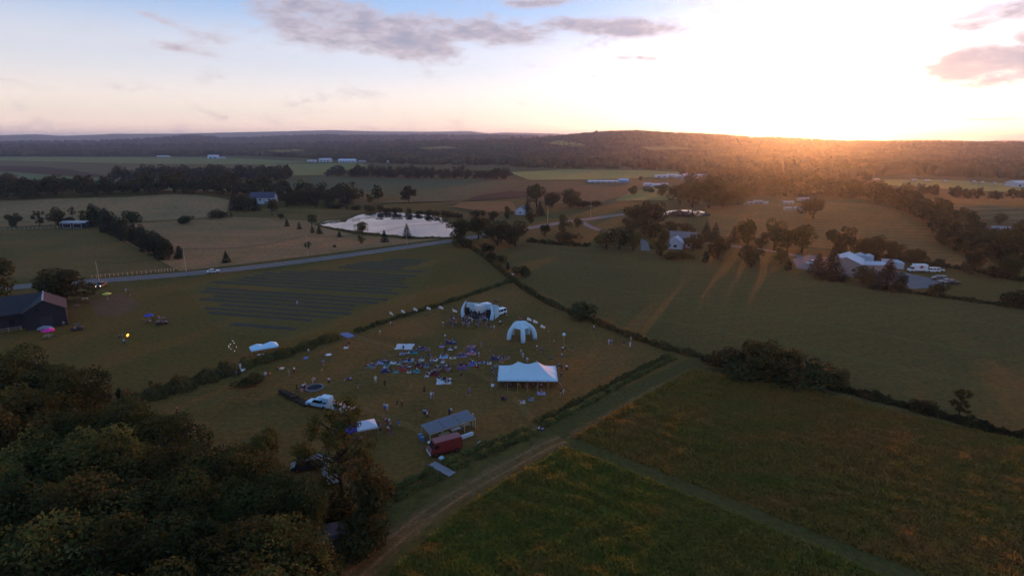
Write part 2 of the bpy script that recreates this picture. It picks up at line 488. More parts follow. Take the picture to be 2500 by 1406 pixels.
crop_e = FM('brown_rows', (.09, .08, .05), (.10, .10, .055), None, .006, fine=.2, stripe=(-10, 22, .8, (.05, .052, .034)))
crop_g = FM('green_crop', (.12, .16, .07), (.14, .17, .075), None, .008, fine=.2)
crop_y = FM('yellow_green_crop', (.24, .25, .09), (.20, .21, .085), None, .006, fine=.2, stripe=(3, 26, .3, (.09, .10, .045)))
crop_b = FM('blue_green_crop', (.07, .13, .075), (.085, .135, .075), None, .006, fine=.2)
soil = FM('bare_soil', (.045, .032, .028), (.05, .036, .03), None, .02, fine=.5)
tan = FM('tan_stubble', (.17, .105, .055), (.14, .095, .05), None, .01, fine=.4)
asph = paint('asphalt', (.085, .074, .085), .8, .3, scale=.3, var=.15)
gravel = paint('gravel_yard', (.13, .125, .125), .9, .2, scale=.4, var=.25)
line_w = paint('road_paint', (.55, .55, .52), .7, .2)
line_y = paint('yellow_road_paint', (.45, .33, .08), .7, .2)

# near fields
FEST = P((300, 990), (580, 905), (830, 820), (1255, 686), (1700, 868), (1312, 1038), (1000, 1190), (700, 1300), (0, 1300), (0, 1000))
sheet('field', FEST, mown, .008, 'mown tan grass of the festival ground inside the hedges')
sheet('field', P((0, 715), (215, 700), (640, 664), (1130, 592), (1240, 680), (830, 812), (580, 900), (300, 985), (0, 1000)), lawn, .004, 'green farm lawn between the road and the long hedge')
sheet('field', P((1262, 690), (1215, 604), (1290, 590), (1440, 600), (1600, 615), (1900, 662), (2260, 715), (2700, 775), (2800, 1120), (2500, 1056), (1705, 866)), hay_r, .006, 'large grey green hayfield beyond the right hedge')
MEAD_A = P((1690, 905), (1840, 925), (2250, 1020), (2700, 1120), (3000, 1500), (2700, 1620), (2240, 1392), (1405, 1068), (1560, 975))
MEAD_B = P((1385, 1093), (1880, 1288), (2180, 1420), (2500, 1580), (900, 1580), (870, 1480), (1130, 1240))
sheet('field', MEAD_A, meadow_m, .012, 'tall reddish brown meadow at the lower right')
sheet('field', MEAD_B, meadow_l, .012, 'tall green and brown meadow at the bottom between track and lane')
sheet('field', P((1700, 868), (2500, 1064), (2800, 1140), (2700, 1120), (2250, 1020), (1840, 925), (1690, 905), (1560, 975), (1405, 1068), (2240, 1392), (2700, 1620), (2500, 1580), (2180, 1420), (1880, 1288), (1385, 1093), (1330, 1045)),
      lane_m, .009, 'short mown grass lanes around the tall meadows', 'path')
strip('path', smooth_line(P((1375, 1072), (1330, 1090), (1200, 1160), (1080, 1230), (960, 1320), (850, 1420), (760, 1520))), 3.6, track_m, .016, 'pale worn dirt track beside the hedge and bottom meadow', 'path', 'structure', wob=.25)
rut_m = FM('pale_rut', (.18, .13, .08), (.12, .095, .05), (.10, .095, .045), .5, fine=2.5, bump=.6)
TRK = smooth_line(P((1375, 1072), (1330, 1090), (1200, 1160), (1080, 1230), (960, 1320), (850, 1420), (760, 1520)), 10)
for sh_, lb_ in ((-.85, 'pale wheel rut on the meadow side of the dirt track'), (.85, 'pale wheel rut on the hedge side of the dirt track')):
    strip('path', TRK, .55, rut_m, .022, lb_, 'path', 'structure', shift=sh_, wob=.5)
shade_streak = FM('shade_streak_grass', (.15, .10, .05), (.10, .08, .035), None, .3, fine=2)  # trails put in to imitate shade streaks across the festival ground
for pts_, wd_, lb_ in (([(1315, 1045), (1270, 985), (1200, 930), (1120, 890), (1050, 870)], 1.6, 'painted shade-band trail from the hedge gap towards the blankets'), ([(870, 825), (950, 845), (1010, 862)], 1.4, 'painted shade-band trail from blue sheet towards the blankets'),
        ([(1085, 1080), (1000, 1040), (900, 1000), (830, 985)], 1.5, 'painted shade-band trail from the pavilion to the tarp shelter'), ([(1180, 790), (1160, 830), (1120, 865)], 1.5, 'painted shade-band trail from the stage to the blankets'), ([(770, 950), (850, 920), (930, 895)], 1.2, 'painted shade-band trail from fire pit to the blankets')):
    strip('path', smooth_line(P(*pts_), 8), wd_, shade_streak, .018, lb_, 'path', 'structure', wob=.6)
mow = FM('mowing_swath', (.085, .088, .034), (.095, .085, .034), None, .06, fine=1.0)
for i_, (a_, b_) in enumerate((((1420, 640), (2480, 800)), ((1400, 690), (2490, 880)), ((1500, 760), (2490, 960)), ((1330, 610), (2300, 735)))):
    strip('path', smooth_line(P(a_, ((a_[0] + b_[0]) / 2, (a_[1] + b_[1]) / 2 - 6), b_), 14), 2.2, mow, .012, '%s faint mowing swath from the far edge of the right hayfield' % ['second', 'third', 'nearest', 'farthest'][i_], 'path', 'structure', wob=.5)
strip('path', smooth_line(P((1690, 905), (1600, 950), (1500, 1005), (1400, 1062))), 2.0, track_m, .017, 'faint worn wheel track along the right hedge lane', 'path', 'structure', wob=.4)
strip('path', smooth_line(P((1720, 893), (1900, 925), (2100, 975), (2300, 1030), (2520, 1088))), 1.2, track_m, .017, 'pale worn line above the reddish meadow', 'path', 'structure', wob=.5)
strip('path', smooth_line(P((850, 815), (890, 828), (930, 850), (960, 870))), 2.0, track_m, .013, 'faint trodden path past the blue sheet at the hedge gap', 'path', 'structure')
# across the road, left
sheet('field', P((-300, 560), (0, 563), (215, 549), (300, 590), (432, 662), (220, 678), (0, 690), (-300, 705)), padd, .05, 'striped green and brown paddock in front of the small shed', step=14)
sheet('field', P((-300, 545), (0, 555), (225, 545), (232, 548), (440, 663), (640, 640), (860, 612), (1090, 582), (1000, 585), (860, 572), (775, 553), (785, 540), (660, 532), (560, 530), (300, 548), (225, 538), (0, 545)), gold, .10, 'golden mown hayfield between the road and pond', step=14)
sheet('field', P((-500, 500), (-200, 494), (0, 490), (140, 486), (300, 483), (430, 474.5), (500, 478), (560, 489), (560, 528), (300, 546), (225, 538), (0, 544), (-500, 545)), mound_m, .14, 'low rounded mound of pale hay before the dark woods', step=10)
sheet('field', P((560, 512), (700, 508), (900, 515), (790, 542), (660, 533), (560, 529)), padd, .12, 'grassy bank between house and pond', step=14)
# valley fields
sheet('field', P((-300, 480), (0, 462), (300, 465), (560, 470), (560, 445), (180, 415), (0, 420), (-300, 425)), crop_b, .2, 'blue green crop field on the far left')
sheet('field', P((-300, 412), (0, 408), (180, 412), (290, 440), (250, 433), (560, 447), (690, 440), (650, 410), (300, 408), (0, 388), (-300, 388)), crop_d, .25, 'striped grey green field on the far left')
sheet('field', P((0, 405), (110, 408), (180, 416), (290, 436), (150, 430), (0, 418)), soil, .4, 'dark bare soil wedge at the far left')
sheet('field', P((-300, 386), (0, 384), (560, 386), (760, 396), (640, 402), (300, 400), (0, 392)), crop_g, .45, 'long green strip below the far woods')
sheet('field', P((640, 402), (880, 399), (900, 406), (790, 428), (690, 430)), crop_g, .5, 'green field in front of the long white barns')
sheet('field', P((690, 440), (800, 433), (1270, 440), (1240, 468), (1140, 490), (860, 500), (700, 460)), crop_d, .3, 'dark striped crop field behind the pond')
sheet('field', P((1240, 465), (1275, 442), (1620, 445), (1660, 470), (1500, 500), (1380, 500), (1225, 478)), crop_e, .33, 'brown striped crop rows right of the farm track')
sheet('field', P((1160, 480), (1240, 468), (1420, 470), (1400, 478), (1255, 483), (1135, 493)), soil, .5, 'dark ploughed strip beside the farm track')
sheet('field', P((1125, 494), (1250, 493), (1265, 518), (1190, 520), (1105, 507)), tan, .45, 'small tan stubble field behind the pond')
sheet('field', P((1245, 422), (1380, 415), (1560, 417), (1720, 424), (1610, 434), (1440, 440), (1290, 441)), crop_y, .6, 'bright yellow green field below the wooded ridge')
sheet('field', P((1620, 450), (1700, 470), (1640, 490), (1500, 492), (1540, 470)), crop_g, .55, 'narrow green field near the farm sheds')
sheet('field', P((2130, 440), (2300, 440), (2700, 462), (2700, 478), (2400, 468), (2140, 452)), crop_y, .6, 'pale field in front of the far right white shed')
sheet('field', P((2230, 500), (2400, 505), (2700, 520), (2700, 560), (2450, 545), (2300, 520)), crop_d, .5, 'striped field behind the right hill')
sheet('field', P((1720, 505), (1900, 497), (2010, 493), (2120, 499), (2200, 514), (2290, 545), (2370, 595), (2440, 655), (2300, 650), (2150, 622), (1950, 600), (1740, 575)), FM('sun_tinted_hill_hay', (.20, .11, .045), (.15, .10, .042), (.25, .125, .05), .02, fine=.5, stripe=(12, 9, .35, (.085, .07, .032))), .16, 'sunlit hay hill at the right', step=10)  # red of the low sun's glow is put into the hay colour
sheet('field', P((1300, 588), (1430, 572), (1560, 560), (1730, 575), (1950, 605), (2150, 626), (2440, 660), (2700, 690), (2700, 770), (2260, 712), (1900, 660), (1600, 613), (1440, 598)), lawn, .012, 'rough lawn around the houses and yard at the right', step=10)
# ploughed patch by picnic tables
sheet('field', P((215, 735), (300, 715), (345, 745), (300, 770), (235, 772)), FM('worn_ground', (.12, .08, .06), (.09, .07, .04), None, .12), .014, 'worn bare patch of ground near the yellow parasol', 'ground')

# road
ROAD = smooth_line(P((-260, 727), (-80, 711), (60, 699), (220, 687), (430, 671), (640, 650), (860, 622), (1000, 602), (1110, 587), (1200, 572), (1290, 557), (1400, 540), (1510, 525), (1600, 515)), 6)
strip('road', ROAD, 8.6, FM('road_verge', (.10, .085, .05), (.085, .08, .04), None, .1), .02, 'gravel verge strip under the country road', 'road', 'structure')
rd = strip('road', ROAD, 7.0, asph, .05, 'two lane asphalt country road crossing behind the farm', 'road', 'structure')
for sh in (-3.0, 3.0): strip('edge_line', ROAD, .22, line_w, .058, parent=rd, shift=sh)
for sh in (-.16, .16): strip('centre_line', ROAD, .16, line_y, .058, parent=rd, shift=sh)
strip('road', smooth_line(P((1420, 541), (1440, 553), (1465, 562), (1530, 575), (1570, 590), (1575, 612))), 4, gravel, .03, 'driveway from the road to the white house', 'road', 'structure')
sheet('ground', P((1935, 632), (1975, 622), (2080, 640), (2220, 668), (2300, 685), (2310, 700), (2230, 706), (2060, 672), (1945, 655)), gravel, .08, 'grey gravel yard around the white roofed workshop', 'ground', step=8)
strip('road', smooth_line(P((1690, 590), (1760, 598), (1840, 607), (1900, 616), (1960, 628))), 4.2, gravel, .085, 'narrow lane leading to the gravel yard', 'road', 'structure')
strip('road', smooth_line(P((1100, 500), (1150, 482), (1240, 458), (1290, 440))), 6, track_m, .7, 'farm track running up between the crop fields', 'road', 'structure')

# ponds
water = bpy.data.materials.new('pond_water'); water.use_nodes = True
b = water.node_tree.nodes['Principled BSDF']
b.inputs['Base Color'].default_value = (.02, .024, .028, 1); b.inputs['Roughness'].default_value = .03; b.inputs['IOR'].default_value = 3.2; b.inputs['Specular IOR Level'].default_value = .85
tn = water.node_tree.nodes.new('ShaderNodeTexNoise'); tn.inputs['Scale'].default_value = .6
bpn = water.node_tree.nodes.new('ShaderNodeBump'); bpn.inputs['Strength'].default_value = .02
water.node_tree.links.new(tn.outputs[0], bpn.inputs['Height']); water.node_tree.links.new(bpn.outputs[0], b.inputs['Normal'])
POND = smooth_line(P((772, 549), (800, 541), (850, 536), (885, 524), (960, 519), (1040, 526), (1090, 537), (1112, 556), (1118, 572), (1095, 580), (1010, 579), (950, 574), (880, 566), (815, 557), (772, 549)), 4)[:-1]
POND2 = smooth_line(P((1612, 521), (1640, 515), (1700, 515), (1735, 527), (1690, 530), (1640, 529), (1612, 521)), 4)[:-1]
bank = FM('muddy_bank', (.05, .045, .025), (.055, .06, .026), None, .1)
def grow(pts, k):
    c = sum((Vector(p) for p in pts), Vector()) / len(pts)
    return [c + (Vector(p) - c) * k for p in pts]
sheet('pond', grow(POND, 1.05), bank, .16, 'reedy bank around the large pond', 'bank')
sheet('pond', POND, water, .20, 'large still pond mirroring the pale sky', 'pond')
sheet('pond', grow(POND2, 1.015), bank, .30, 'bank around the small bright pond', 'bank')
sheet('pond', POND2, water, .34, 'small bright pond beyond the white house', 'pond')

# vegetable field: raised beds
vf = P((470, 722), (437, 703), (560, 672), (700, 657), (960, 628), (1066, 634), (1030, 700), (1005, 738), (880, 775), (770, 815), (700, 832), (560, 812), (500, 775))
vroot = sheet('vegetable_field', vf, FM('bed_grass', (.105, .085, .032), (.09, .078, .03), (.115, .085, .04), .08, fine=1.0), .012, 'vegetable field of alternating dark beds and grass strips')
mulch = paint('black_mulch', (.068, .06, .05), .98, .0, scale=.5, var=.3)
greenbed = leaf_mat('bed_leaves', (.05, .07, .02), (.09, .09, .03))
a, b_ = G(437, 704), G(990, 741)
dirv = Vector((b_.x - a.x, b_.y - a.y, 0)).normalized(); nrm = Vector((-dirv.y, dirv.x, 0))
poly = [Vector((p.x, p.y, 0)) for p in vf]
def span(off):
    o = Vector((a.x, a.y, 0)) + nrm * off; ts = []
    for i in range(len(poly)):
        p, q = poly[i], poly[(i + 1) % len(poly)]
        d0, d1 = (p - o).dot(nrm), (q - o).dot(nrm)
        if d0 * d1 < 0:
            t = d0 / (d0 - d1); ts.append((p.lerp(q, t) - o).dot(dirv))
    return (o, min(ts), max(ts)) if len(ts) >= 2 else None
def bed(name, o, t0, t1, wd, h, mat, leafy=0):
    p0, p1 = o + dirv * t0, o + dirv * t1
    n = max(2, int((t1 - t0) / 4)); vs, fs = [], []
    for i in range(n + 1):
        c = p0.lerp(p1, i / n); wv = 1 + .10 * math.sin(i * 1.7 + t0)
        for s_, z in ((-.5, .02), (-.38, h), (.38, h), (.5, .02)): 
            q = c + nrm * wd * s_ * wv; vs.append((q.x, q.y, z))
    for i in range(n):
        for k in range(3): fs.append((4 * i + k, 4 * i + k + 1, 4 * i + 5 + k, 4 * i + 4 + k)[::-1])
    me = bpy.data.meshes.new(name); me.from_pydata(vs, [], fs); me.materials.append(mat)
    return place(name, me, vroot)
off = 64.0
k = 0
while off > -62:
    sp_ = span(off)
    if sp_:
        o, t0, t1 = sp_
        t0 += 2 + 9 * random.random(); t1 -= 2 + 11 * random.random()
        if t1 - t0 > 12 and (k % 8 != 6):
            bed('mulch_bed', o, t0, t1, 1.7 + .4 * random.random(), .14, mulch)
    off -= 3.9 + .5 * random.random(); k += 1
# ================================================================== vegetation
def leaves(P0, nor, size, asp=.62, jit=.9):
    """one diamond leaf spray per point, facing roughly along nor"""
    n = len(P0)
    d = nor + rng.normal(0, jit, (n, 3)); d /= np.linalg.norm(d, axis=1)[:, None] + 1e-9
    a = np.cross(d, rng.normal(0, 1, (n, 3))); a /= np.linalg.norm(a, axis=1)[:, None] + 1e-9
    b = np.cross(d, a)
    s = (size * rng.uniform(.55, 1.3, n))[:, None]
    V = np.stack([P0 - a * s, P0 + b * s * asp - d * s * .15, P0 + a * s, P0 - b * s * asp - d * s * .15], 1).reshape(-1, 3)
    return V, np.arange(4 * n).reshape(-1, 4)
def blob_points(blobs, n, lo=.72, hi=1.04):
    B = np.array(blobs); wgt = (B[:, 3] * B[:, 4] + B[:, 4] * B[:, 5] + B[:, 3] * B[:, 5]); wgt /= wgt.sum()
    k = rng.choice(len(B), n, p=wgt)
    d = rng.normal(0, 1, (n, 3)); d /= np.linalg.norm(d, axis=1)[:, None]
    r = rng.uniform(lo, hi, n)[:, None]
    return B[k, :3] + d * B[k, 3:] * r, d
def deciduous(n, size, lumps=15, rx=.36, z0=.24, squash=1.0):
    """unit-height crown: z0..1, radius rx"""
    blobs = []
    cz, rz = (1 + z0) / 2, (1 - z0) / 2
    for i in range(lumps):
        d = rng.normal(0, 1, 3); d /= np.linalg.norm(d); q = rng.uniform(.25, .85)
        s = rng.uniform(.20, .46)
        blobs.append((d[0] * rx * q, d[1] * rx * q, cz + d[2] * rz * q * .9, rx * s, rx * s, rz * s * 1.0 * squash))
    P0, d = blob_points(blobs, n)
    return leaves(P0, d * .8 + [0, 0, .35], size)
def spruce(n, size, rx=.26):
    t = rng.uniform(0, 1, n) ** .75; z = .05 + .95 * (1 - t) 
    wh = np.floor((z - .05) / .95 * 13) / 13
    rad = rx * (1 - (.05 + .95 * wh)) + .012
    q = rng.uniform(0, 1, n) ** .6; ang = np.round(rng.uniform(0, 2 * math.pi, n) * 9 / (2 * math.pi)) * 2 * math.pi / 9 + wh * 17 + rng.normal(0, .16, n)
    P0 = np.stack([rad * q * np.cos(ang), rad * q * np.sin(ang), .05 + .95 * wh + .05 - q * rad * .42 + rng.normal(0, .008, n)], 1)
    nor = np.stack([np.cos(ang) * .4, np.sin(ang) * .4, np.full(n, 1.0)], 1)
    return leaves(P0, nor, size, .45, .45)
def juniper(n, size, rx=.24):
    blobs = [(rng.normal(0, .04), rng.normal(0, .04), .12 + .78 * i / 7, rx * (1 - .55 * (i / 7) ** 1.6) , rx * (1 - .55 * (i / 7) ** 1.6), .16) for i in range(8)]
    P0, d = blob_points(blobs, n, .75, 1.05)
    return leaves(P0, d + [0, 0, .5], size)
def willow(n, size, rx=.5):
    blobs = []
    for i in range(10):
        an = rng.uniform(0, 6.28); q = rng.uniform(.1, .72) * rx
        blobs.append((q * math.cos(an), q * math.sin(an), rng.uniform(.62, .8), rx * .38, rx * .38, .2))
    P0, d = blob_points(blobs, n)
    low = d[:, 2] < .1
    P0[low, 2] -= rng.uniform(0, .38, low.sum()) * np.clip(np.hypot(P0[low, 0], P0[low, 1]) / rx, .2, 1)
    return leaves(P0, d, size, .4)
def shrub(n, size):
    blobs = [(rng.normal(0, .25), rng.normal(0, .25), rng.uniform(.3, .62), rng.uniform(.22, .34), rng.uniform(.22, .34), rng.uniform(.26, .36)) for _ in range(9)]
    P0, d = blob_points(blobs, n)
    P0[:, 2] = np.clip(P0[:, 2], .01, 1)
    return leaves(P0, d + [0, 0, .4], size)
def sparse(n, size):
    blobs = []
    for i in range(40):
        an = rng.uniform(0, 6.28); z = rng.uniform(.28, .98); q = rng.uniform(.05, 1) ** .7 * .32 * (1.15 - abs(z - .6))
        blobs.append((q * math.cos(an), q * math.sin(an), z, rng.uniform(.05, .10), rng.uniform(.05, .10), rng.uniform(.04, .09)))
    P0, d = blob_points(blobs, n, .2, 1.15)
    return leaves(P0, d, size)
def trunk_mesh(kind, seed):
    r = random.Random(seed); m = MB()
    if kind in ('spruce', 'juniper'):
        m.tube([(0, 0, -.02), (0, 0, .5), (0, 0, .93)], [.018, .012, .003], 7)
    elif kind == 'shrub':
        for i in range(5):
            a = i * 1.3; m.tube([(0, 0, -.02), (.1 * math.cos(a), .1 * math.sin(a), .25), (.25 * math.cos(a), .25 * math.sin(a), .55)], [.025, .018, .008], 6)
    else:
        th = .022 if kind != 'sparse' else .018
        m.tube([(0, 0, -.02), (.004, 0, .12), (.01, .006, .34), (.0, .0, .58), (.01, 0, .85)], [th * 1.35, th, th * .85, th * .55, th * .15], 9)
        for i in range(9 if kind != 'sparse' else 26):
            a = i * 2.4 + r.random(); z = .26 + .5 * i / (14 if kind != 'sparse' else 26); ln = (.3 - .12 * i / (14 if kind != 'sparse' else 26)) * (.7 + .5 * r.random())
            m.tube([(.006, .003, z), (ln * .5 * math.cos(a), ln * .5 * math.sin(a), z + .09), (ln * math.cos(a), ln * math.sin(a), z + .2)], [th * .5, th * .32, th * .1], 6)
    return m.mesh('trunk', BARK, smooth=True)
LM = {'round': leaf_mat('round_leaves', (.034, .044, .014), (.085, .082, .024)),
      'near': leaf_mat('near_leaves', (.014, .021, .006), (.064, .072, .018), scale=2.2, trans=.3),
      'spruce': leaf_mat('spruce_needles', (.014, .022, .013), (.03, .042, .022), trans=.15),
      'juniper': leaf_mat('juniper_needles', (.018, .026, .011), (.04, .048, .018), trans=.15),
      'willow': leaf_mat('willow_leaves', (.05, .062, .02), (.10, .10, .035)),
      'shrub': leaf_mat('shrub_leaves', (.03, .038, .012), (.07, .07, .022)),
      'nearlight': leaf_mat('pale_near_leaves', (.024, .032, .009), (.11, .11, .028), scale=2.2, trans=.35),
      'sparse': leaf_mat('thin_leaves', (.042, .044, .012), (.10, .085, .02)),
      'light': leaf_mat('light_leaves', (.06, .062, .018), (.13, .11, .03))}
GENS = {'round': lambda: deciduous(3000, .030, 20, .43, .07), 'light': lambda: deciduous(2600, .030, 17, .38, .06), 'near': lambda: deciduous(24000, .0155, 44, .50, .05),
        'nearlight': lambda: deciduous(20000, .0175, 60, .46, .04, 1.25), 'spruce': lambda: spruce(1800, .030), 'juniper': lambda: juniper(1500, .034), 'willow': lambda: willow(2600, .034), 'shrub': lambda: shrub(1500, .055),
        'sparse': lambda: sparse(6500, .014)}
NV = {'round': 6, 'light': 4, 'near': 5, 'nearlight': 3, 'spruce': 3, 'juniper': 4, 'willow': 3, 'shrub': 4, 'sparse': 2}
NAMES = {'round': 'broadleaf_tree', 'light': 'broadleaf_tree', 'near': 'broadleaf_tree', 'nearlight': 'broadleaf_tree', 'spruce': 'spruce_tree', 'juniper': 'juniper_tree', 'willow': 'willow_tree', 'shrub': 'shrub', 'sparse': 'thin_leaved_tree'}
CATS = {'shrub': 'shrub'}
TREES = {}
for kd, g in GENS.items():
    TREES[kd] = []
    for i in range(NV[kd]):
        me = np_mesh('crown', *g()); me.materials.append(LM[kd])
        TREES[kd].append((me, trunk_mesh(kd, i)))
tcount = 0
def tree_at(kind, base, h, label, group=None, wide=1.0, name=None):
    global tcount
    tcount += 1
    cm, tm = TREES[kind][tcount % NV[kind]]
    t = thing(name or NAMES[kind], label, CATS.get(kind, 'tree'), base, random.random() * 6.28, group)
    wide *= {'round': 1.3, 'light': 1.25, 'spruce': 1.6, 'juniper': 1.15, 'shrub': 1.2}.get(kind, 1.0)
    t.scale = (h * wide, h * wide, h)
    place('trunk', tm, t); place('crown', cm, t)
    return t
def tree(kind, px, by, ty, label, group=None, wide=1.0):
    b = G(px, by)
    return tree_at(kind, b, tall(b, ty), label, group, wide)
ORD = ['first', 'second', 'third', 'fourth', 'fifth', 'sixth', 'seventh', 'eighth', 'ninth', 'tenth', 'eleventh', 'twelfth', 'thirteenth', 'fourteenth', 'fifteenth',
       'sixteenth', 'seventeenth', 'eighteenth', 'nineteenth', 'twentieth', 'twenty-first', 'twenty-second', 'twenty-third', 'twenty-fourth', 'twenty-fifth', 'twenty-sixth']
# --- left, beyond the road
T = tree
T('round', 40, 557, 519, 'dark oval tree by the paddock fence at the far left', wide=.9)
T('sparse', 98, 555, 515, 'thin grey tree left of the small shed, beside oval tree')
T('light', 143, 553, 507, 'spreading light tree just left of the small shed')
T('sparse', 178, 530, 505, 'faint thin tree on the mound above the small shed')
T('sparse', 206, 549, 514, 'thin tree at right end of the small shed')
T('shrub', 168, 549, 527, 'dark bush directly behind the small shed')
T('shrub', 320, 543, 513, 'large round green bush alone below the mound', wide=.95)
T('shrub', 453, 546, 524, 'round bush in the hayfield, middle of three below mound')
T('shrub', 537, 533, 508, 'round bush in the hayfield nearest the dark house woods')
T('willow', 665, 527, 485, 'wide willow in front of the pale house')
T('round', 685, 536, 520, 'little tree just right of the wide house willow')
T('spruce', 701, 553, 533, 'small spruce left of pond, first of the pair')
T('spruce', 731, 560, 541, 'small spruce left of pond, second of the pair')
T('willow', 762, 558, 522, 'pale willow at the left tip of the pond')
T('spruce', 763, 569, 551, 'small dark spruce below the pond-tip willow')
T('spruce', 780, 571, 551, 'small dark spruce at the left bank of the pond', wide=1.2)
T('spruce', 829, 579, 564, 'small squat spruce on the near bank of pond', wide=1.3)
T('willow', 886, 580, 541, 'willow overlapping the pond water on its near bank')
T('spruce', 939, 591, 561, 'slim spruce on near pond bank right of the willow')
T('spruce', 994, 581, 546, 'tall spruce on the near bank against the bright water')
T('light', 752, 609, 589, 'young round tree beside roadside utility pole')
T('light', 882, 594, 574, 'young faint tree between road and pond willow')
T('shrub', 818, 604, 597, 'tiny dark bush in the hayfield near the road')
T('spruce', 553, 641, 613, 'lone dark spruce in hayfield beside the road', wide=1.15)
T('round', 998, 494, 452, 'big rounded tree standing alone behind the pond')
J0, J1 = G(232, 545), G(402, 634)
for i in range(12):
    t = i / 11
    b = J0.lerp(J1, t); b.x += random.uniform(-1.2, 1.2); b.z = hz(b.x, b.y)
    tree_at('juniper', b, 11.5 + 1.5 * random.random() - 2.2 * t, '%s juniper from the shed end of the dense dark row' % ORD[i], 'dense juniper row beside the paddock', 1.15)
for i, (px, by, ty) in enumerate([(372, 608, 566), (392, 618, 574), (412, 622, 583)]):
    T('juniper', px, by, ty, '%s juniper from left standing behind the roadside end of the row' % ORD[i], 'dense juniper row beside the paddock', 1.1)
T('juniper', 438, 632, 602, 'last squat juniper of the row, next to the utility pole', 'dense juniper row beside the paddock', 1.2)
# --- behind the pond
for i in range(15):
    px = 775 + i * 24.5 + random.uniform(-6, 6); by = 506 + i * 1.9
    T('shrub' if i % 3 else 'round', px, by, by - random.uniform(12, 19), '%s from left in the ragged bush line behind the pond' % (ORD[i] + (' bush' if i % 3 else ' small tree')), 'bush line behind the pond', 1.25 if i % 3 else 1)
for i, (px, by, ty, kd) in enumerate([(574, 512, 470, 'spruce'), (590, 513, 474, 'round'), (608, 516, 478, 'round'), (625, 514, 482, 'spruce'), (700, 503, 470, 'round'), (722, 500, 460, 'round'), (740, 499, 463, 'round'),
        (757, 500, 468, 'spruce'), (775, 498, 463, 'round'), (797, 498, 462, 'round'), (815, 497, 464, 'round'), (838, 497, 467, 'spruce'), (852, 498, 470, 'spruce')]):
    T(kd, px, by, ty, '%s from left among the dark trees around the pale house' % (ORD[i] + ' ' + ('spruce' if kd == 'spruce' else 'broadleaf')), 'dark trees around the pale house', 1.15)
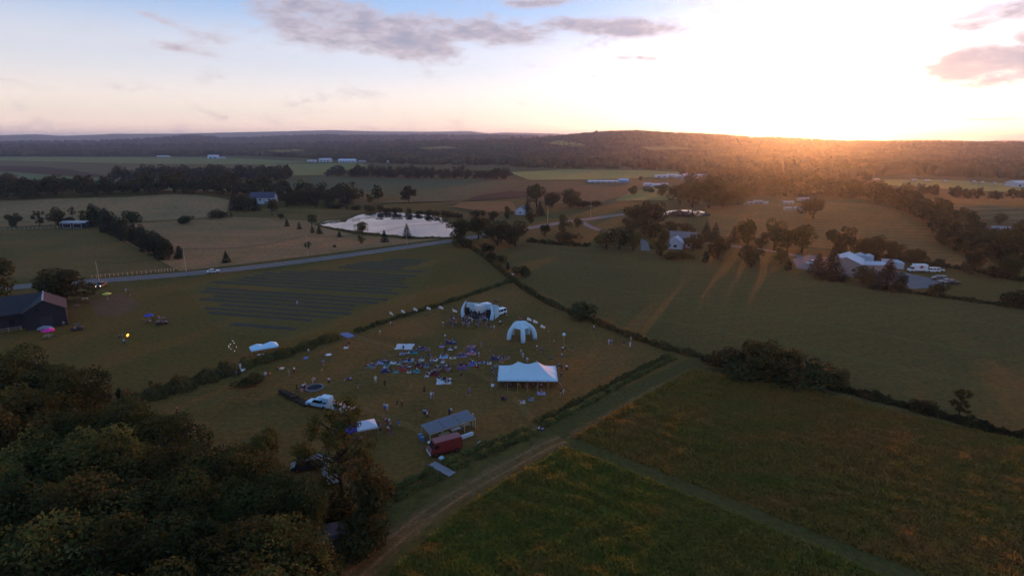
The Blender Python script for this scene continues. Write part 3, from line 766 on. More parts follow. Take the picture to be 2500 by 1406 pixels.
# --- clump right of the pond
for kd, px, by, ty, wd, lb in [
    ('round', 1120, 590, 534, 1.0, 'leafy tree overhanging the right end of the pond'), ('round', 1168, 583, 524, 1.0, 'tree beside the road just right of pond clump edge'),
    ('round', 1215, 598, 536, 1.3, 'broad dark tree in the middle of roadside clump'), ('round', 1258, 600, 538, 1.25, 'broad dark tree at the right of roadside clump'),
    ('light', 1240, 533, 503, .9, 'pointed tree behind the roadside clump'), ('round', 1205, 540, 515, 1.1, 'low round tree behind the roadside clump'),
    ('shrub', 1130, 603, 575, 1.2, 'bush at the road edge under the pond-end tree'), ('shrub', 1165, 528, 510, 1.2, 'bush at the pond end of the tan stubble'),
    ('shrub', 1187, 615, 592, 1.1, 'bush at the start of the diagonal hedge below clump'), ('shrub', 1205, 635, 612, 1.2, 'bush on diagonal hedge, upper of the bushy pair'), ('shrub', 1225, 640, 620, .9, 'smaller bush on diagonal hedge, lower of pair'),
    ('shrub', 1275, 673, 647, 1.1, 'rounded bush at the top corner of the festival ground'), ('juniper', 1240, 657, 640, 1.1, 'small upright juniper near the top corner bushes'),
    ('round', 1310, 505, 443, .75, 'tall narrow tree behind the little white house'), ('spruce', 1288, 524, 487, 1.1, 'dark spruce touching the little white house'), ('spruce', 1318, 527, 490, 1.1, 'dark spruce right of the little white house'),
    ('round', 1392, 508, 458, 1.0, 'large round dark tree left of the crop rows'), ('round', 1348, 507, 470, 1.2, 'broad tree left of the large dark round tree'), ('shrub', 1425, 506, 488, 1.5, 'low wide bush right of the large round tree'), ('shrub', 1457, 503, 487, 1.2, 'small bush between crops and road bend'),
    ('light', 1376, 566, 522, .95, 'upright light tree beside the road bend'), ('light', 1410, 556, 530, 1.1, 'small round tree by the road bend fork'), ('light', 1331, 578, 545, .9, 'slim young tree near the roadside clump'), ('shrub', 1388, 588, 563, 1.4, 'dark low bush near the hayfield top edge'),
    ('round', 1296, 545, 520, 1.0, 'small brownish tree below the little white house'),
    ('round', 1550, 553, 497, 1.15, 'big dark tree left of the twin roadside giants'), ('round', 1592, 556, 485, 1.0, 'tallest dark tree between road and small pond'), ('round', 1545, 575, 528, 1.1, 'dark tree below the roadside giants'), ('round', 1590, 580, 530, 1.2, 'dense tree left of the white house drive'),
    ('light', 1480, 608, 560, 1.2, 'leftmost bushy tree along the hayfield top edge'), ('round', 1512, 608, 553, 1.1, 'dark bushy tree second along hayfield top edge'), ('light', 1545, 612, 565, 1.0, 'bushy tree third along hayfield top edge'),
    ('light', 1612, 625, 561, .85, 'pale rounded tree in front of the white house'), ('round', 1692, 612, 571, 1.2, 'dark dome-shaped tree at right of the white house'), ('shrub', 1640, 633, 612, 1.2, 'left of two low bushes below the white house'), ('shrub', 1667, 632, 611, 1.2, 'right of two low bushes below the white house'),
    ('round', 1640, 570, 540, 1.2, 'dark tree behind the white house roof'), ('round', 1672, 572, 543, 1.3, 'broad tree behind white house by small pond'), ('juniper', 1722, 640, 614, 1.1, 'small cone-shaped juniper in front of dark trees'), 
    ('spruce', 1722, 590, 543, 1.1, 'pointed spruce right of the dome-shaped tree'), ('spruce', 1745, 588, 543, 1.0, 'second pointed spruce right of the dome-shaped tree'), ('round', 1753, 633, 578, .95, 'dark oval tree in front of the lane'), ('spruce', 1790, 592, 551, 1.1, 'spruce at start of the tall lane trees'),
    ('light', 1825, 604, 533, .85, 'tall light tree behind the lane, leftmost'), ('light', 1858, 606, 566, .9, 'short tree between the tall lane trees'), ('light', 1890, 612, 537, .9, 'tall light tree behind the lane, middle'), ('light', 1922, 612, 555, .9, 'thin tall tree between the lane pair'), ('light', 1957, 616, 546, 1.0, 'tall light tree behind the lane, rightmost'),
    ('round', 1832, 652, 599, 1.0, 'dark twin-stemmed tree in front of lane'), ('juniper', 1922, 660, 632, 1.1, 'small dark tree at left edge of the gravel yard'), ('light', 1905, 645, 606, 1.1, 'yellowish tree left of the gravel yard'),
    ('round', 2052, 628, 551, .9, 'tall red-brown lit tree behind the workshop roof'), ('round', 2103, 632, 578, .9, 'tree behind the yard tanks, left of pair'), ('round', 2138, 634, 575, .95, 'tree behind the yard tanks, right of pair'), ('round', 2180, 638, 588, .9, 'tree behind the white container'), ('round', 2232, 648, 604, 1.1, 'bushy tree behind the white delivery truck'),
    ('spruce', 1995, 668, 618, 1.3, 'dark conifer at left in front of the workshop'), ('spruce', 2028, 680, 610, 1.45, 'large spiky conifer in front of the workshop wall'), ('round', 2108, 692, 648, 1.3, 'dark bushy tree below the low workshop annex'), ('spruce', 2163, 706, 634, 1.4, 'tall spiky spruce right of the annex'), ('juniper', 2198, 708, 667, 1.2, 'rounded dark evergreen right of the tall spiky spruce'), 
    ('shrub', 2280, 718, 688, 1.2, 'low dark bush below the parked cars'), ('light', 2372, 668, 604, .85, 'pale tall tree right of the parked cars'), ('round', 2462, 680, 625, .9, 'dark tree near the right edge'), ('shrub', 2430, 676, 648, 1.2, 'bush left of the dark right edge tree'), ('round', 2495, 650, 535, 1.0, 'very tall dark tree cut by right picture edge'), ('shrub', 2490, 748, 703, 1.1, 'dark bush at right edge of the hayfield'),
    ('round', 1985, 535, 480, 1.1, 'large round tree right of the sheds on the hill'), ('round', 2290, 655, 628, .9, 'small faint tree on the bank behind parked cars'), ('round', 2440, 548, 520, 1.0, 'small tree by the blue shed at right'),
    ('round', 1545, 475, 452, 1.0, 'lone small tree in the brown crop rows'), ('light', 1565, 443, 430, 1.0, 'tiny tree beside blue greenhouse barn'), ('shrub', 1420, 776, 735, 1.05, 'single round bush on the right festival hedge'),
    ('round', 1660, 500, 445, 1.0, 'leftmost of the big dark trees right of road'), ('round', 1690, 505, 440, 1.1, 'second of the big dark trees right of road'), ('round', 1730, 508, 428, 1.0, 'tallest of the big dark trees right of road'), ('round', 1765, 505, 445, 1.1, 'fourth of the big dark trees right of road'), ('round', 1800, 500, 450, 1.2, 'fifth of the big dark trees, before hill sheds'),
    ('round', 1615, 480, 448, 1.0, 'tree in front of the small farm sheds'), ('shrub', 1585, 470, 455, 1.2, 'bush in front of the small farm sheds'),
    # right hedge clump
    ('round', 1790, 905, 842, 1.0, 'light-topped tree at left of the big hedge clump'), ('round', 1865, 925, 826, 1.0, 'tallest rounded tree of the big hedge clump'), ('round', 1915, 930, 843, 1.05, 'broad tree right of the tallest in hedge clump'), ('shrub', 1975, 940, 878, 1.3, 'low rounded bush ending the big hedge clump'),
    ('shrub', 1830, 920, 862, 1.4, 'dark bush filling the middle of the hedge clump'), ('shrub', 1750, 890, 858, 1.2, 'small bush starting the big hedge clump'),
    ('light', 2052, 952, 897, .8, 'slim young tree on hedge right of the big clump'), ('sparse', 2340, 1020, 953, 1.0, 'thin see-through tree on the lower right hedge'), ('shrub', 2260, 1005, 975, 1.2, 'small bush on the lower right hedge'),
    # farm left
    ('round', 150, 742, 655, 1.45, 'broad dark tree behind the barn beside the road'), ('round', -5, 735, 628, .8, 'dark tree cut by left edge above the barn'),
    ('shrub', 226, 1003, 928, 1.0, 'nearly black round bush at edge of the left woods'), ('juniper', 432, 931, 914, 1.0, 'small juniper on the lawn, nearest the long hedge end'), ('juniper', 369, 947, 929, 1.0, 'small juniper on the lawn, middle of three'), ('juniper', 293, 972, 948, 1.1, 'small juniper on the lawn, beside the black bush'),
    ('shrub', 606, 938, 914, 1.4, 'low spreading shrub inside the festival ground hedge'),
    # trees standing in the festival ground
    ('sparse', 838, 1235, 985, .95, 'tall thin yellowing tree with bare trunk beside the old camper'), ('light', 905, 1290, 1130, .7, 'yellow-leaved tree right of the bare-trunk tree'), ('light', 655, 1165, 1040, .6, 'slender tree pair before the open grass, at wood edge'), ('light', 610, 1175, 1080, .9, 'short tree left of the slender wood edge tree'),
    ('shrub', 880, 1345, 1255, .8, 'orange-tinted bush below the yellow-leaved tree'), ('shrub', 820, 1290, 1215, .9, 'dark bush at foot of the bare-trunk tree')]:
    T(kd, px, by, ty, lb, None, wd)
# --- near woods, bottom left
def from_top(px, ty, h):
    d = pix_dir(px, ty); t = (h - CAM_H) / d.z
    return Vector((d.x * t, d.y * t, 0))
NW = [(-40, 862, 15), (40, 850, 14), (118, 892, 13), (30, 950, 13), (-60, 985, 14), (160, 985, 12), (300, 985, 12.5), (375, 1010, 11), (90, 1060, 13), (235, 1060, 13), (400, 1080, 12), (505, 1090, 11.5), (0, 1150, 14),
      (560, 1110, 11), (160, 1175, 13.5), (320, 1160, 13), (450, 1180, 12.5), (600, 1170, 11.5), (690, 1165, 10.5), (60, 1290, 14), (230, 1300, 14), (390, 1290, 13), (540, 1280, 12.5), (660, 1265, 11.5), (710, 1330, 10.5), (150, 1440, 14), (330, 1425, 14), (490, 1420, 13), (630, 1400, 12), (720, 1440, 10), (-60, 1380, 14), (0, 1500, 14), (260, 1560, 14), (450, 1560, 13), (600, 1540, 12)]
rows = sorted(range(len(NW)), key=lambda i: (round(NW[i][1] / 110), NW[i][0]))
cnt = {}
for i in rows:
    px, ty, h = NW[i]
    rw = round(ty / 110)
    cnt[rw] = cnt.get(rw, 0) + 1
    rname = {8: 'farthest', 9: 'second farthest', 10: 'third farthest', 11: 'middle', 12: 'third nearest', 13: 'second nearest', 14: 'nearest'}.get(rw, 'nearest')
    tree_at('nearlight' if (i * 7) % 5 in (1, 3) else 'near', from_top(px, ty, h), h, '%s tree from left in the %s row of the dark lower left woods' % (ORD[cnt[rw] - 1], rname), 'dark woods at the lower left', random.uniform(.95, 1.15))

# --- hedges
def hedge_mesh(line, width, h, dens, size, seed=0):
    line = [Vector((p[0], p[1], 0)) for p in line]
    P0, D = [], []
    for i in range(len(line) - 1):
        a, b = line[i], line[i + 1]; ln = (b - a).length; n = max(4, int(ln * dens))
        t = (b - a) / ln; nn = np.array([-t.y, t.x, 0])
        s = rng.uniform(0, 1, n); ph = rng.uniform(0, math.pi, n)
        lump = 1 + .28 * np.sin(s * ln * .9 + i * 2 + seed) + .18 * np.sin(s * ln * 2.3 + i)
        r = rng.uniform(.7, 1.06, n) * lump
        off = np.cos(ph) * r * width / 2; z = np.sin(ph) * r * h
        base = np.array(a)[None, :] + s[:, None] * np.array(b - a)[None, :]
        p = base + off[:, None] * nn; p[:, 2] = z + height(p[:, 0], p[:, 1])
        P0.append(p); D.append(np.cos(ph)[:, None] * nn + np.stack([0 * ph, 0 * ph, np.sin(ph) + .2], 1))
    return np_mesh('hedge', *leaves(np.concatenate(P0), np.concatenate(D), size))
HG = leaf_mat('hedge_leaves', (.07, .078, .024), (.16, .145, .042), scale=.5)
HD = leaf_mat('dark_hedge_leaves', (.018, .026, .009), (.045, .05, .016), scale=.4)
def hedgerow(name, pxs, label, width, h, dens, size, mat=HG, double=0.0):
    line = smooth_line(P(*pxs), 5)
    t = thing(name, label, 'hedge', (0, 0, 0))
    offs = (-double, double) if double else (0,)
    for k, o in enumerate(offs):
        l2 = []
        for i, p in enumerate(line):
            d = (line[min(i + 1, len(line) - 1)] - line[max(i - 1, 0)]).normalized()
            l2.append(Vector((p.x - d.y * o, p.y + d.x * o, 0)))
        me = hedge_mesh(l2, width, h, dens, size, k * 3); me.materials.append(mat)
        place('hedge_side' if double else 'foliage', me, t)
    return t
hedgerow('hedge', [(300, 985), (400, 960), (500, 928), (575, 903)], 'wide tall grass hedge between left woods and the hedge gap', 5.5, 1.8, 230, .24)
hedgerow('hedge', [(592, 896), (660, 878), (740, 852), (826, 822)], 'bushy hedge behind the blue canopy pair', 3.4, 1.6, 170, .22)
hedgerow('hedge', [(868, 812), (950, 783), (1050, 752), (1150, 720), (1252, 686)], 'thin hedge running from the blue sheet to the top corner', 1.7, .9, 120, .22)
hedgerow('hedge', [(1150, 605), (1200, 640), (1255, 686), (1330, 735), (1424, 775), (1530, 818), (1640, 855), (1715, 872)], 'long hedge from the roadside clump down the right of festival ground', 2.3, 1.2, 100, .25)
hedgerow('hedge', [(1640, 872), (1560, 910), (1470, 957), (1380, 1005), (1314, 1038)], 'clipped double hedge on the right of the festival ground', 1.2, .75, 170, .15, double=.95)
hedgerow('hedge', [(1296, 1052), (1220, 1085), (1150, 1115), (1092, 1142)], 'double hedge between the hedge gap and footbridge', 1.3, .85, 200, .15, double=1.0)
hedgerow('hedge', [(1068, 1158), (1000, 1190), (950, 1215), (890, 1260), (845, 1300)], 'double hedge from footbridge towards the yellow trees', 1.4, .95, 200, .15, double=1.05)
hedgerow('hedge', [(1718, 876), (1850, 912), (2020, 945), (2200, 990), (2400, 1045), (2640, 1105)], 'dark overgrown hedgerow above the reddish meadow', 2.6, 1.2, 130, .24, HD)
hedgerow('hedge', [(1290, 590), (1360, 597), (1440, 602)], 'low dark hedge at the hayfield top left edge', 3.5, 1.6, 60, .4, HD)
hedgerow('hedge', [(2130, 622), (2250, 645), (2360, 660), (2520, 690)], 'brushy fence line behind the gravel yard', 3.0, 1.6, 60, .4, HD)
hedgerow('hedge', [(2200, 712), (2320, 728), (2440, 745), (2560, 765)], 'low grassy bank between gravel yard and hayfield', 2.5, .9, 60, .35, HD)
hedgerow('hedge', [(780, 553), (815, 560), (880, 570), (950, 577), (1010, 582), (1095, 582)], 'fringe of reeds along the near bank of pond', 1.4, .9, 40, .35, HG)

# --- far woods (one mass each)
LUMP = []
for i in range(6):
    V_, F_ = deciduous(210, .085, 10, .46, .0)
    LUMP.append((V_, F_))
def wood(name, label, pts, hts, mat, wide=1.0):
    VV, FF, o = [], [], 0
    for (x, y), h in zip(pts, hts):
        V_, F_ = LUMP[random.randrange(6)]
        a = random.random() * 6.28; c, s = math.cos(a), math.sin(a)
        q = V_ * [h * wide, h * wide, h]
        VV.append(np.stack([q[:, 0] * c - q[:, 1] * s + x, q[:, 0] * s + q[:, 1] * c + y, q[:, 2] + hz(x, y)], 1)); FF.append(F_ + o); o += len(V_)
    me = np_mesh(name, np.concatenate(VV), np.concatenate(FF)); me.materials.append(mat)
    return tag(place(name, me), label, 'woods', kind='stuff')
WM = leaf_mat('wood_leaves', (.022, .030, .010), (.055, .058, .018), scale=.09)
WD = leaf_mat('dark_wood_leaves', (.016, .024, .010), (.038, .042, .016), scale=.05)
def along(pxs, spacing, depth, rows, hh):
    line = P(*pxs); pts, hts = [], []
    for i in range(len(line) - 1):
        a, b = line[i], line[i + 1]; n = max(1, int((b - a).length / spacing))
        for k in range(n):
            p = a.lerp(b, (k + random.random()) / n)
            for r_ in range(rows):
                pts.append((p.x + random.gauss(0, spacing * .3), p.y + r_ * depth / rows + random.random() * depth / rows)); hts.append(hh * random.uniform(.68, 1.2))
    return pts, hts
wood('woods', 'dark wood strip in the middle of the left valley', *along([(262, 444), (400, 442), (560, 444), (690, 442)], 9, 60, 4, 17), WD, 1.1)
wood('woods', 'dark woods behind the pale hay mound', *along([(-300, 505), (0, 490), (60, 490), (200, 484), (300, 478), (430, 474), (540, 480), (600, 486)], 8, 40, 3, 14.5), WM, 1.1)
wood('woods', 'tree belt between the crop fields behind the pond', *along([(790, 433), (850, 433), (1000, 437), (1150, 438), (1250, 439)], 9, 50, 3, 15), WD, 1.1)
wood('woods', 'woods behind the house beside the pond', *along([(600, 486), (680, 484), (760, 484), (840, 488), (905, 496)], 8, 25, 2, 12), WM, 1.1)
wood('woods', 'sunlit woods below the glow behind the hill sheds', *along([(1760, 480), (1850, 482), (1960, 482), (2060, 480), (2180, 490)], 9, 110, 6, 15), WM, 1.2)
wood('woods', 'hazy woods under the sun beyond the farm', *along([(1740, 445), (1850, 448), (1980, 450), (2120, 450)], 13, 190, 7, 14), WM, 1.2)
wood('woods', 'tree line falling down behind the right hill', *along([(2190, 505), (2260, 522), (2320, 545), (2370, 575), (2420, 615), (2470, 655)], 6, 34, 3, 12), WM, 1.1)
wood('woods', 'scattered scrub before the far right pale field', *along([(2130, 470), (2250, 478), (2380, 484), (2620, 500)], 12, 90, 3, 9), WM, 1.3)
wood('woods', 'thin scrub line between the left crop fields', *along([(0, 444), (130, 470), (240, 462)], 10, 14, 1, 10), WM, 1.1)
# big forest on the ridge and the flat valley bottom
LOW = []
for i in range(5):
    m = MB().ball((0, 0, .5), .5, 6, 4)
    v = np.array(m.v) * [1, 1, 1.0] + rng.normal(0, .055, (len(m.v), 3))
    LOW.append((v, np.array([f for f in m.f])))
def forest(name, label, n, r0f, r1, size, mat, amin=-1.0, amax=1.0):
    a = rng.uniform(amin, amax, n); u = rng.uniform(0, 1, n)
    r0 = r0f(a); r_ = np.sqrt(r0 ** 2 + u * (r1 ** 2 - r0 ** 2))
    x, y = r_ * np.sin(a), r_ * np.cos(a); z = height(x, y)
    h = size * rng.uniform(.7, 1.35, n); wd = h * rng.uniform(.8, 1.25, n)
    VV, FF, o = [], [], 0
    for i in range(5):
        V_, F_ = LOW[i]; k = np.arange(i, n, 5)
        q = V_[None] * np.stack([wd[k], wd[k], h[k]], 1)[:, None] + np.stack([x[k], y[k], z[k] - h[k] * .12], 1)[:, None]
        f = F_[None] + (np.arange(len(k)) * len(V_))[:, None, None] + o
        VV.append(q.reshape(-1, 3)); FF.append(f.reshape(-1, 4)); o += len(k) * len(V_)
    me = np_mesh(name, np.concatenate(VV), np.concatenate(FF)); me.materials.append(mat)
    return tag(place(name, me), label, 'forest', kind='stuff')
EDGE = [(px_az(p), math.hypot(*G(p, y)[:2])) for p, y in [(-900, 383), (0, 382), (500, 382), (560, 380), (700, 384), (880, 396), (1000, 402), (1230, 404), (1300, 410), (1500, 412), (1700, 418), (1800, 424), (1950, 432), (2120, 436), (2200, 430), (2500, 438), (3300, 445)]]
EA, ER = [e[0] for e in EDGE], [e[1] for e in EDGE]
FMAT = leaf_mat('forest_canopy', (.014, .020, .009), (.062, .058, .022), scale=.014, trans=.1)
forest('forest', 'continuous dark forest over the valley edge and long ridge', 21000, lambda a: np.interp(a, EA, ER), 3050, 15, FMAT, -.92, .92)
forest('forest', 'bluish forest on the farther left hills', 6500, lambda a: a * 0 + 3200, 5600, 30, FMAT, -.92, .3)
# mottled woods on the farthest hills come from the ground colour; field glade on the ridge
for i_, pts_ in enumerate((((1020, 372), (1090, 368), (1120, 374), (1040, 378)), ((1560, 372), (1650, 370), (1690, 378), (1590, 381)), ((640, 380), (720, 376), (760, 381), (690, 386)))):
    sheet('field', P(*pts_), crop_g, 16, '%s clearing in the far forest from left to right' % ['middle', 'rightmost', 'leftmost'][i_], step=40)
sheet('field', P((1335, 357), (1360, 352), (1400, 355), (1432, 366), (1400, 368), (1350, 363)), crop_y, 14, 'pale clearing on the wooded ridge', step=40)

# --- tall meadow grass
def tufts(name, label, poly, n, mat, h=.55):
    pts = [Vector((p.x, p.y)) for p in poly]
    xs, ys = [p.x for p in pts], [p.y for p in pts]
    x = rng.uniform(min(xs), max(xs), n * 3); y = rng.uniform(min(ys), max(ys), n * 3)
    ins = np.zeros(len(x), bool); j = len(pts) - 1
    for i in range(len(pts)):
        xi, yi, xj, yj = pts[i].x, pts[i].y, pts[j].x, pts[j].y
        ins ^= ((yi > y) != (yj > y)) & (x < (xj - xi) * (y - yi) / (yj - yi + 1e-12) + xi); j = i
    vis = (y < 190)
    x, y = x[ins & vis][:n], y[ins & vis][:n]
    m = len(x)
    clump = .6 + .8 * (.5 + .5 * np.sin(x * .9 + 2 * np.sin(y * .35)) * np.sin(y * 1.1 + np.sin(x * .5)))
    big = .5 + .5 * np.sin(x * .11 + 1.7 * np.sin(y * .06)) * np.sin(y * .13 + 2 * np.sin(x * .05))
    hh = h * rng.uniform(.35, 1.35, m) * clump * (.45 + .8 * big)
    V_ = []
    for k in range(3):
        an = rng.uniform(0, 6.28, m); wd = rng.uniform(.10, .26, m); lean = rng.normal(0, .3, (m, 2)) + [-.16, -.08]
        bx, by = x + rng.normal(0, .2, m), y + rng.normal(0, .2, m)
        V_.append(np.stack([np.stack([bx - wd * np.cos(an), by - wd * np.sin(an), 0 * x], 1), np.stack([bx + wd * np.cos(an), by + wd * np.sin(an), 0 * x], 1),
                            np.stack([bx + lean[:, 0] * hh, by + lean[:, 1] * hh, hh], 1)], 1))
    V_ = np.concatenate(V_).reshape(-1, 3)
    me = np_mesh(name, V_, np.arange(len(V_)).reshape(-1, 3)); me.materials.append(mat)
    return tag(place(name, me), label, 'grass', kind='stuff')
def grassy(m, name):
    c = m.copy(); c.name = name; n, l = c.node_tree.nodes, c.node_tree.links
    b = n['Principled BSDF']; src = b.inputs['Base Color'].links[0].from_socket
    for k in list(b.inputs['Normal'].links): l.remove(k)
    g = n.new('ShaderNodeMix'); g.data_type = 'RGBA'; g.blend_type = 'MULTIPLY'; g.inputs[0].default_value = 1; l.new(src, g.inputs[6]); g.inputs[7].default_value = (2.9, 2.6, 2.6, 1)
    l.new(g.outputs[2], b.inputs['Base Color'])
    t = n.new('ShaderNodeBsdfTranslucent'); l.new(g.outputs[2], t.inputs[0])
    x = n.new('ShaderNodeMixShader'); x.inputs[0].default_value = .4; l.new(b.outputs[0], x.inputs[1]); l.new(t.outputs[0], x.inputs[2]); l.new(x.outputs[0], n['Material Output'].inputs[0])
    return c
tufts('grass', 'tall reddish grass standing in the lower right meadow', MEAD_A, 90000, grassy(meadow_m, 'reddish_grass_blades'))
tufts('grass', 'tall green and brown grass standing in the bottom meadow', MEAD_B, 60000, grassy(meadow_l, 'green_grass_blades'))
# ================================================================== buildings and festival structures
def hip_house(name, label, base, rz, lx, ly, wall_h, roof_h, wall_m, roof_m, wins=(), door=True, chimney=False, over=.35, cat='house', hip=0.0):
    """gabled building, ridge along local x; wins: (face, u, z, w, h) with face in front/back/left/right"""
    t = thing(name, label, cat, base, rz)
    m = MB(); hx, hy = lx / 2, ly / 2
    prof = [(-hy, 0), (hy, 0), (hy, wall_h), (0, wall_h + roof_h), (-hy, wall_h)]
    n = 5
    vs = [(-hx, y, z) for y, z in prof] + [(hx, y, z) for y, z in prof]
    m.add(vs, [tuple(range(n))[::-1], tuple(range(n, 2 * n))] + [(i, (i + 1) % n, n + (i + 1) % n, n + i) for i in range(n)])
    m.build('wall', wall_m, t)
    r = MB()
    th = .16; sl = roof_h / hy
    for s in (-1, 1):
        y0, z0 = s * (hy + over), wall_h - sl * over
        a = [(-hx - over, y0, z0 + .03), (hx + over, y0, z0 + .03), (hx + over - hip, 0, wall_h + roof_h + .03), (-hx - over + hip, 0, wall_h + roof_h + .03)]
        b = [(x, y, z + th) for x, y, z in a]
        r.add(a + b, [(0, 1, 2, 3), (4, 7, 6, 5), (0, 4, 5, 1), (1, 5, 6, 2), (2, 6, 7, 3), (3, 7, 4, 0)])
    ro = r.build('roof', roof_m, t)
    if chimney: MB().box((lx * .2, hy * .3, wall_h + roof_h * .9), (.7, .7, 1.6)).build('chimney', paint('brick', (.2, .09, .06), .9, .1), ro)
    for (face, u, z, w_, h_) in wins:
        m = MB(); f = MB()
        if face in ('front', 'back'):
            s = -1 if face == 'front' else 1
            m.box((u, s * (hy + .02), z), (w_, .05, h_)); f.box((u, s * (hy + .012), z), (w_ + .24, .04, h_ + .24))
        else:
            s = -1 if face == 'left' else 1
            m.box((s * (hx + .02), u, z), (.05, w_, h_)); f.box((s * (hx + .012), u, z), (.04, w_ + .24, h_ + .24))
        wo = m.build('window', GLASS, t); f.build('frame', WHITE, wo)
    if door:
        d = MB().box((lx * .12, -(hy + .03), 1.05), (1.0, .06, 2.1)).build('door', paint('door_paint', (.12, .09, .07)), t)
        MB().ball((lx * .12 + .38, -(hy + .09), 1.05), .05).build('handle', STEEL, d)
    return t
ROOF_G = paint('grey_shingle', (.16, .16, .17), .85, .15, scale=3, var=.25)
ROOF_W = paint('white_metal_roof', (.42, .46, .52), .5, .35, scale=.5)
ROOF_D = paint('dark_barn_roof', (.03, .03, .036), .8, .25, scale=1.2, var=.35)
ROOF_LIT = paint('lit_roof_slope', (.042, .034, .036), .8, .2, scale=1.2, var=.35)  # warmer, lighter copy of the barn roof; paints its right slope red-lit
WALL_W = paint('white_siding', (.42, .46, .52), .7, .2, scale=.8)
WALL_B = paint('weathered_blue_boards', (.03, .029, .034), .9, .12, scale=2.5, var=.4)
WALL_T = paint('beige_siding', (.30, .25, .23), .8, .15)
BLUEM = paint('blue_metal_sheet', (.10, .22, .45), .5, .35)
WIN2 = [('front', -2.5, 1.5, 1, 1.2), ('front', 3.6, 1.5, 1, 1.2), ('right', 0, 1.5, 1, 1.2), ('left', 0, 1.5, 1, 1.2)]
# --- barn: wing with its gable to the camera, long main barn running left
fl = G(66, 808); rz = R(38); wid = 9.0
fr = fl + Vector((math.cos(rz), math.sin(rz), 0)) * wid
mid = (fl + fr) / 2; back = Vector((-math.sin(rz), math.cos(rz), 0)); rgt = Vector((math.cos(rz), math.sin(rz), 0))
bt = thing('barn', 'old blue-grey wooden barn with one roof slope painted red-lit at the left edge', 'barn', mid, rz)
WD_, WE, WA = 12.0, 4.9, 7.7
hx = wid / 2
m = MB(); m.add([(-hx, 0, 0), (hx, 0, 0), (hx, 0, WE), (0, 0, WA), (-hx, 0, WE), (-hx, WD_, 0), (hx, WD_, 0), (hx, WD_, WE), (0, WD_, WA), (-hx, WD_, WE)],
    [(0, 1, 2, 3, 4), (9, 8, 7, 6, 5), (0, 5, 6, 1), (1, 6, 7, 2), (2, 7, 8, 3), (3, 8, 9, 4), (4, 9, 5, 0)]); m.build('wall', WALL_B, bt)
for i in range(int(wid / .42)):
    x = -hx + .21 + i * .42; zt = WE + (WA - WE) * (1 - abs(x) / hx) - .1
    if i % 2 == 0: MB().box((x, -.02, zt / 2 + .02), (.36, .05, zt)).build('plank', WALL_B, bt)
for s, mt in ((-1, ROOF_D), (1, ROOF_LIT)):
    a = [(s * (hx + .4), -.4, WE - .18), (s * (hx + .4), WD_ + .4, WE - .18), (0, WD_ + .4, WA + .06), (0, -.4, WA + .06)]
    MB().add(a + [(x, y, z + .15) for x, y, z in a], [(0, 1, 2, 3), (4, 7, 6, 5), (0, 4, 5, 1), (1, 5, 6, 2), (2, 6, 7, 3), (3, 7, 4, 0)]).build('roof', mt, bt)
MB().box((0, WD_ / 2, WA + .2), (.35, WD_ + .6, .12)).build('ridge_cap', STEEL, bt)
MB().box((-hx * .35, -.07, 5.4), (.8, .06, .9)).build('window', GLASS, bt)
MB().box((0, -.07, 1.6), (2.6, .06, 3.2)).build('door', paint('barn_door', (.03, .03, .04)), bt)
LB = 30
m = MB(); m.add([(-hx - LB, 4.0, 0), (-hx + .2, 4.0, 0), (-hx + .2, 4.0, 4.6), (-hx - LB, 4.0, 4.6), (-hx - LB, 15, 0), (-hx + .2, 15, 0), (-hx + .2, 15, 4.6), (-hx - LB, 15, 4.6), (-hx - LB, 9.5, 8.0), (-hx + .2, 9.5, 8.0)],
    [(0, 1, 2, 3), (5, 4, 7, 6), (0, 3, 8, 7, 4), (1, 5, 6, 9, 2), (3, 2, 9, 8), (7, 8, 9, 6), (0, 4, 5, 1)]); m.build('wing_wall', WALL_B, bt)
for y0, s in ((3.2, 1), (15.8, -1)):
    a = [(-hx - LB - .4, y0, 4.2), (0, y0, 4.2), (0, 9.5, 8.15), (-hx - LB - .4, 9.5, 8.15)]
    MB().add(a + [(x, y, z + .14) for x, y, z in a], [(0, 1, 2, 3), (4, 7, 6, 5), (0, 4, 5, 1), (1, 5, 6, 2), (2, 6, 7, 3), (3, 7, 4, 0)]).build('wing_roof', ROOF_D, bt)
for i in range(6): MB().box((-hx - 3 - i * 4.6, 3.93, 2.0), (1.2, .08, 1.5)).build('window', GLASS, bt)
ft = thing('fence', 'grey rail fence in front of the long barn wing', 'fence', mid, rz)
for i in range(10): MB().box((-hx - 1.2 - i * 2.6, 1.6, .65), (.12, .12, 1.3)).build('post', PALEWOOD, ft)
for z in (.55, 1.1): MB().box((-hx - 12.9, 1.53, z), (23.8, .05, .12)).build('rail', PALEWOOD, ft)
# --- other houses and sheds
hip_house('house', 'pale two-storey house with dark roof among trees by the pond', G(645, 497), R(8), 17, 9, 4.6, 3.6, WALL_W, paint('dark_blue_roof', (.06, .065, .10), .8, .2), [('front', -5, 3.2, 1.5, 1.3), ('front', -1.5, 3.2, 1.5, 1.3), ('front', 5, 3.2, 1.5, 1.3), ('front', -5, 1.2, 1.5, 1.2), ('right', 0, 2.5, 1.4, 1.3)], chimney=True)
hip_house('house', 'little white house between dark spruces near the road', G(1274, 523), R(75), 9, 7, 3.4, 2.4, WALL_W, ROOF_G, [('front', -2.5, 1.5, 1, 1.2), ('left', 0, 1.5, 1.1, 1.2)])
h = hip_house('house', 'white house with grey shingle roof behind rounded trees', G(1665, 601), R(-24), 13, 8.5, 3.6, 3.4, WALL_W, ROOF_G, WIN2, chimney=True)
hip_house('house', 'white front gable annex of the grey-roofed house', G(1650, 606), R(66), 6, 6.5, 3.2, 2.4, WALL_W, ROOF_W, [('left', 0, 1.5, 1.6, 1.3)], door=False)
